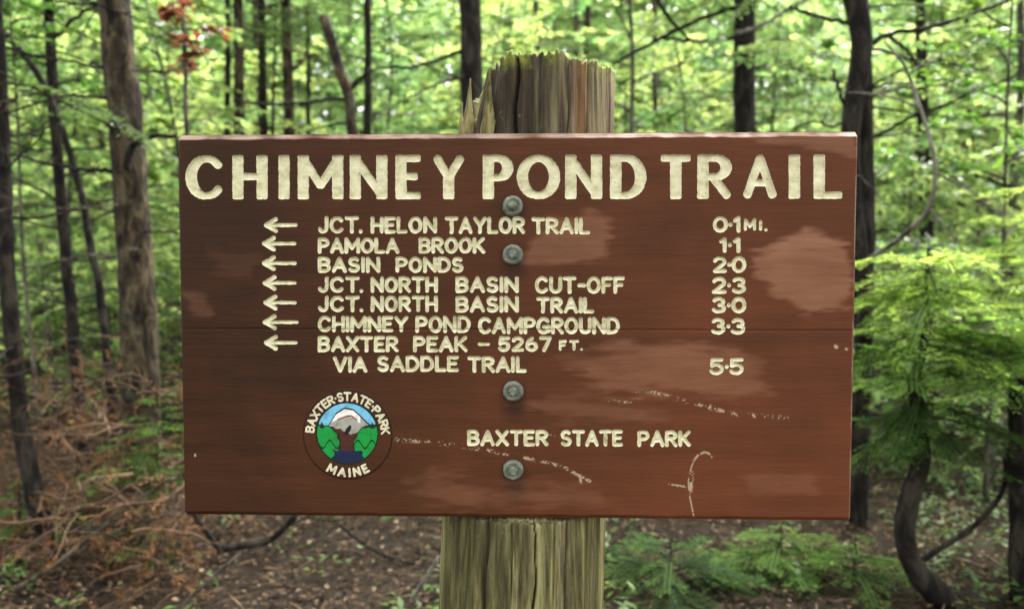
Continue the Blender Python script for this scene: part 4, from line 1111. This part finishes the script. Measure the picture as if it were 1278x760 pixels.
# ---- the log post: split, weathered, its top rotted to splinters on the left
nth, nz_ = 420, 330
pt, pb_ = at(668, 62, 1.635), at(651, 760, 1.60)
axdir = unit(pt - pb_)
zg = float(ground_z(pb_[0], 1.62)) - 0.2
pbase = pb_ + axdir * ((zg - pb_[2]) / axdir[2])
th_ = np.linspace(0, 2 * np.pi, nth, endpoint=False)               # 0 = right, -pi/2 (3pi/2) = towards the camera
z_top = at(671, 69, 1.475)[2]
ca_, sa_ = np.cos(th_), np.sin(th_)
toph = z_top + (fbm(ca_ * 7, sa_ * 7, 0, 91, 3) - 0.5) * 0.022 + (vhash((th_ * 30).astype(np.int64), 0, 0, 3) - 0.5) * 0.010
xx_ = ca_                                                            # -1 at the left edge, +1 right
front = sa_ < 0.55
drop = np.interp(xx_, (-1, -0.9, -0.8, -0.74, -0.69, -0.65, -0.46, 1), (0.12, 0.11, 0.10, 0.07, 0.012, 0.004, 0.0, 0.0))
toph = toph - np.where(front, drop, drop * 0.35)
H0 = np.linspace(0, 1, nz_)[:, None] ** 0.8
ZZ = zg + (toph[None] - zg) * H0
TT = np.broadcast_to(th_[None], ZZ.shape)
hz = (ZZ - zg)
R0 = 0.163 - 0.006 * hz / 1.8 + 0.03 * np.exp(-hz / 0.16)
cx3, sx3 = np.cos(TT), np.sin(TT)
rad = R0 + (fbm(cx3 * 2.2, sx3 * 2.2, ZZ * 0.7, 92, 3) - 0.5) * 0.016
ridg = fbm(cx3 * 16, sx3 * 16, ZZ * 1.3, 93, 4) - 0.5
rad += ridg * 0.014 + (fbm(cx3 * 45, sx3 * 45, ZZ * 3.0, 94, 3) - 0.5) * 0.006
crk = np.zeros(ZZ.shape)
for x0, wid, dp, za, zb2 in ((-0.26, 0.011, 0.035, 1.45, 3), (0.62, 0.018, 0.04, 1.3, 3), (-0.6, 0.02, 0.03, 1.6, 3), (-0.78, 0.012, 0.02, 1.6, 3), (0.42, 0.007, 0.016, 1.2, 3),
                          (0.11, 0.008, 0.03, 0.2, 1.3), (-0.44, 0.02, 0.018, 0.0, 1.4), (0.5, 0.01, 0.018, 0.3, 1.3), (-0.2, 0.005, 0.012, 0.3, 1.25), (0.77, 0.012, 0.018, 0.0, 1.3)):
    a0 = -math.acos(x0); c_ = a0 + (fbm(ZZ * 3, x0 * 9, 0, 95, 2) - 0.5) * 0.10 - x0 * 0.0
    c_ = c_ + (noise(ZZ * 14, x0 * 31, 0, 102) - 0.5) * 0.06
    da = np.abs((TT - c_ + np.pi) % (2 * np.pi) - np.pi)
    w_ = wid * 2.2 * (0.15 + 1.3 * noise(ZZ * 9, x0 * 50, 0, 96))
    g_ = np.clip(1 - da / w_, 0, 1) * np.clip((ZZ - za) / 0.12, 0, 1) * np.clip((zb2 - ZZ) / 0.1, 0, 1)
    rad -= dp * g_ * (0.35 + 0.8 * noise(ZZ * 11, x0 * 77, 0, 103)); crk = np.maximum(crk, g_)
thin = np.clip((hz - (toph - zg)[None] + 0.09) / 0.09, 0, 1) * np.where(front & (xx_ < -0.45), 1, 0)[None]
rad = rad - 0.022 * thin * np.clip((-0.4 - cx3) * 5, 0, 1)                                             # splinters thin out to their tips
ctrx = pbase[0] + axdir[0] / axdir[2] * hz; ctry = pbase[1] + axdir[1] / axdir[2] * hz
post_o = np.array((pbase[0], pbase[1], zg))
sy_min = ctry - rad * 1.0
PXv, PYv = ctrx + rad * cx3, ctry + rad * sx3
# a shallow flat was axed where the planks sit: keep the wood behind their backs
behind = s_loc[1] + S_T + 0.002 + (PXv - s_loc[0]) * math.tan(S_YAW)
zone = np.clip((ZZ - (s_loc[2] - S_H / 2 - 0.004)) / 0.002, 0, 1) * np.clip((s_loc[2] + S_H / 2 + 0.002 - ZZ) / 0.002, 0, 1)
PYv = np.where(zone > 0, np.maximum(PYv, behind * zone + PYv * (1 - zone)), PYv)
V = np.stack([PXv, PYv, ZZ], -1)
tops = []
for k_, (sc_, dz) in enumerate(((0.9, -0.006), (0.75, -0.004), (0.5, -0.006), (0.25, -0.012), (0.02, -0.015))):
    ringv = V[-1].copy(); cc_ = np.array((ctrx[-1].mean(), ctry[-1].mean()))
    ringv[:, :2] = cc_ + (ringv[:, :2] - cc_) * sc_
    full = z_top + (fbm(ringv[:, 0] * 40, ringv[:, 1] * 40, 0, 97, 3) - 0.5) * 0.03
    mixk = min(1.0, 0.35 + 0.3 * k_)
    ringv[:, 2] = np.where((toph < z_top - 0.02) & (k_ == 0), toph - 0.006, ringv[:, 2] * (1 - mixk) + full * mixk + dz)
    tops.append(ringv)
VV = np.concatenate([V.reshape(-1, 3)] + tops) - np.array(s_loc)
c0, s0 = math.cos(-S_YAW), math.sin(-S_YAW)
VV = np.stack([c0 * VV[:, 0] - s0 * VV[:, 1], s0 * VV[:, 0] + c0 * VV[:, 1], VV[:, 2]], -1)
rows = nz_ + len(tops)
i = np.arange(rows - 1)[:, None] * nth; j = np.arange(nth)[None]
q = np.stack([i + j, i + (j + 1) % nth, i + nth + (j + 1) % nth, i + nth + j], -1).reshape(-1, 4)
def pad(a_, v_): return np.concatenate([np.broadcast_to(a_, ZZ.shape).ravel(), np.broadcast_to(v_, (len(tops), nth)).ravel()])
# rust stain, algae and moss have shapes of their own
rust = np.clip(1.6 - np.abs(cx3 - 0.55 - 0.02 * np.sin(ZZ * 30)) / 0.055, 0, 1) * (sx3 < 0) * np.clip((ZZ - 1.62) / 0.05, 0, 1)
rust *= np.clip(0.3 + 1.5 * fbm(cx3 * 14, sx3 * 14, ZZ * 3, 98, 3) - 0.3, 0, 1)
alg = np.clip((-cx3 - 0.78) * 4.0, 0, 1) * 1.0 * (ZZ > 1.3) + (ZZ < 1.3) * (0.62 + 0.5 * np.clip(-cx3, 0, 1))
alg = np.clip(alg * (0.25 + 1.5 * fbm(cx3 * 9, sx3 * 9, ZZ * 1.4, 99, 3)) , 0, 1)
wet = np.clip((1 - np.abs(cx3 + 0.2) / 0.72) * 1.8, 0, 1) * np.clip((ZZ - 1.6) / 0.1, 0, 1)
mos = np.clip(1 - (toph[None] - ZZ) / 0.035, 0, 1) * np.clip(fbm(cx3 * 6, sx3 * 6, ZZ * 12, 101, 3) * 3 - 1.2, 0, 1)
t = NT("weathered_log")
vs = t.coord((55, 55, 2.2)); n1 = t.noise(vs, 1.0, 6, 0.65, 0.3)
n2 = t.noise(t.coord((15, 15, 1.5)), 1.0, 4, 0.6); n3 = t.noise(t.coord((70, 70, 50)), 1.0, 4, 0.7)
col = t.ramp(n1, [(0.38, (0.024, 0.017, 0.009)), (0.5, (0.10, 0.074, 0.040)), (0.62, (0.23, 0.18, 0.10))])
col = t.mix(t.math('MULTIPLY', t.rampf(n2, 0.45, 0.62), 0.5), col, (0.085, 0.055, 0.025))
n4 = t.noise(t.coord((9, 9, 0.9)), 1.0, 3, 0.55)
col = t.mix(t.math('MULTIPLY', t.attr("wet").outputs["Fac"], 0.78), col, t.ramp(n1, [(0.36, (0.006, 0.005, 0.003)), (0.64, (0.036, 0.027, 0.014))]))
col = t.mix(t.math('MULTIPLY', t.attr("alg").outputs["Fac"], 0.9), col, t.ramp(n1, [(0.38, (0.045, 0.042, 0.011)), (0.5, (0.14, 0.138, 0.040)), (0.62, (0.29, 0.28, 0.105))]))
col = t.mix(t.math('MULTIPLY', t.rampf(n4, 0.53, 0.62), 0.6), col, (0.022, 0.016, 0.008))
col = t.mix(t.math('MULTIPLY', t.rampf(n4, 0.47, 0.38), 0.45), col, t.ramp(n1, [(0.36, (0.09, 0.085, 0.03)), (0.64, (0.27, 0.25, 0.115))]))
col = t.mix(t.math('MULTIPLY', t.attr("rust").outputs["Fac"], t.math('MULTIPLY', 0.9, t.rampf(n1, 0.36, 0.58))), col, t.ramp(n1, [(0.3, (0.05, 0.017, 0.005)), (0.65, (0.22, 0.085, 0.02))]))
col = t.mix(t.math('MULTIPLY', t.rampf(n3, 0.64, 0.72), 0.4), col, (0.2, 0.2, 0.13))
col = t.mix(t.attr("mos").outputs["Fac"], col, t.ramp(n3, [(0.35, (0.03, 0.045, 0.006)), (0.6, (0.22, 0.25, 0.035))]))
col = t.mix(t.math('MULTIPLY', t.attr("crk").outputs["Fac"], 0.6), col, (0.02, 0.014, 0.01))
M['log'] = t.finish(t.principled(col, 0.88, t.bump(t.math('ADD', n1, t.math('MULTIPLY', n3, 0.5)), 0.8, 0.006), spec=0.25))
post = MB().add(VV, q).build("post", M['log'], sign, True,
   dict(rust=pad(rust, 0.0), alg=pad(alg, 0.0), wet=pad(wet, 0.5), mos=pad(mos, 0.5), crk=pad(crk, 0.0)))

# splinters of the outer shell left standing at the post's left side
for x0, tip, wd_, seed_ in ((-0.84, 90, 0.022, 1), (-0.55, 86, 0.017, 2), (-0.95, 116, 0.017, 3)):
    a0 = -math.acos(x0)
    zt = at(600, tip, 1.5)[2]; n_ = 14
    f_ = np.linspace(0, 1, n_)
    zz_ = s_loc[2] + S_H / 2 - 0.03 + (zt - s_loc[2] - S_H / 2 + 0.03) * f_
    rr_ = (0.153 if x0 < -0.7 else 0.162) - 0.003 * f_
    sp = np.stack([np.interp(zz_, ZZ[:, 0], ctrx[:, 0]) + rr_ * math.cos(a0), np.interp(zz_, ZZ[:, 0], ctry[:, 0]) + rr_ * math.sin(a0), zz_], -1) - np.array(s_loc)
    sp = np.stack([c0 * sp[:, 0] - s0 * sp[:, 1], s0 * sp[:, 0] + c0 * sp[:, 1], sp[:, 2]], -1)
    m_ = MB().tube(sp, wd_ * np.clip((1.02 - f_) * 1.25, 0.06, 1) ** 0.9, 14, 0.5, 0.3, seed_)
    er_ = np.array((math.cos(a0 - S_YAW), math.sin(a0 - S_YAW), 0)); ax_ = np.concatenate([np.repeat(sp, 14, 0), sp[-1:]])
    off_ = m_.v[0] - ax_
    jag = 1 + 0.5 * (noise(m_.v[0][:, 2] * 90, np.arange(len(off_)) % 14 * 0.7, 0, seed_) - 0.5)[:, None]
    m_.v[0] = ax_ + (off_ - 0.6 * (off_ @ er_)[:, None] * er_) * jag
    nv_ = m_.n
    o = m_.build("splinter", M['log'], sign, True, dict(rust=np.full(nv_, 0.12), alg=np.full(nv_, 0.75), wet=np.zeros(nv_), mos=np.zeros(nv_), crk=np.zeros(nv_)))
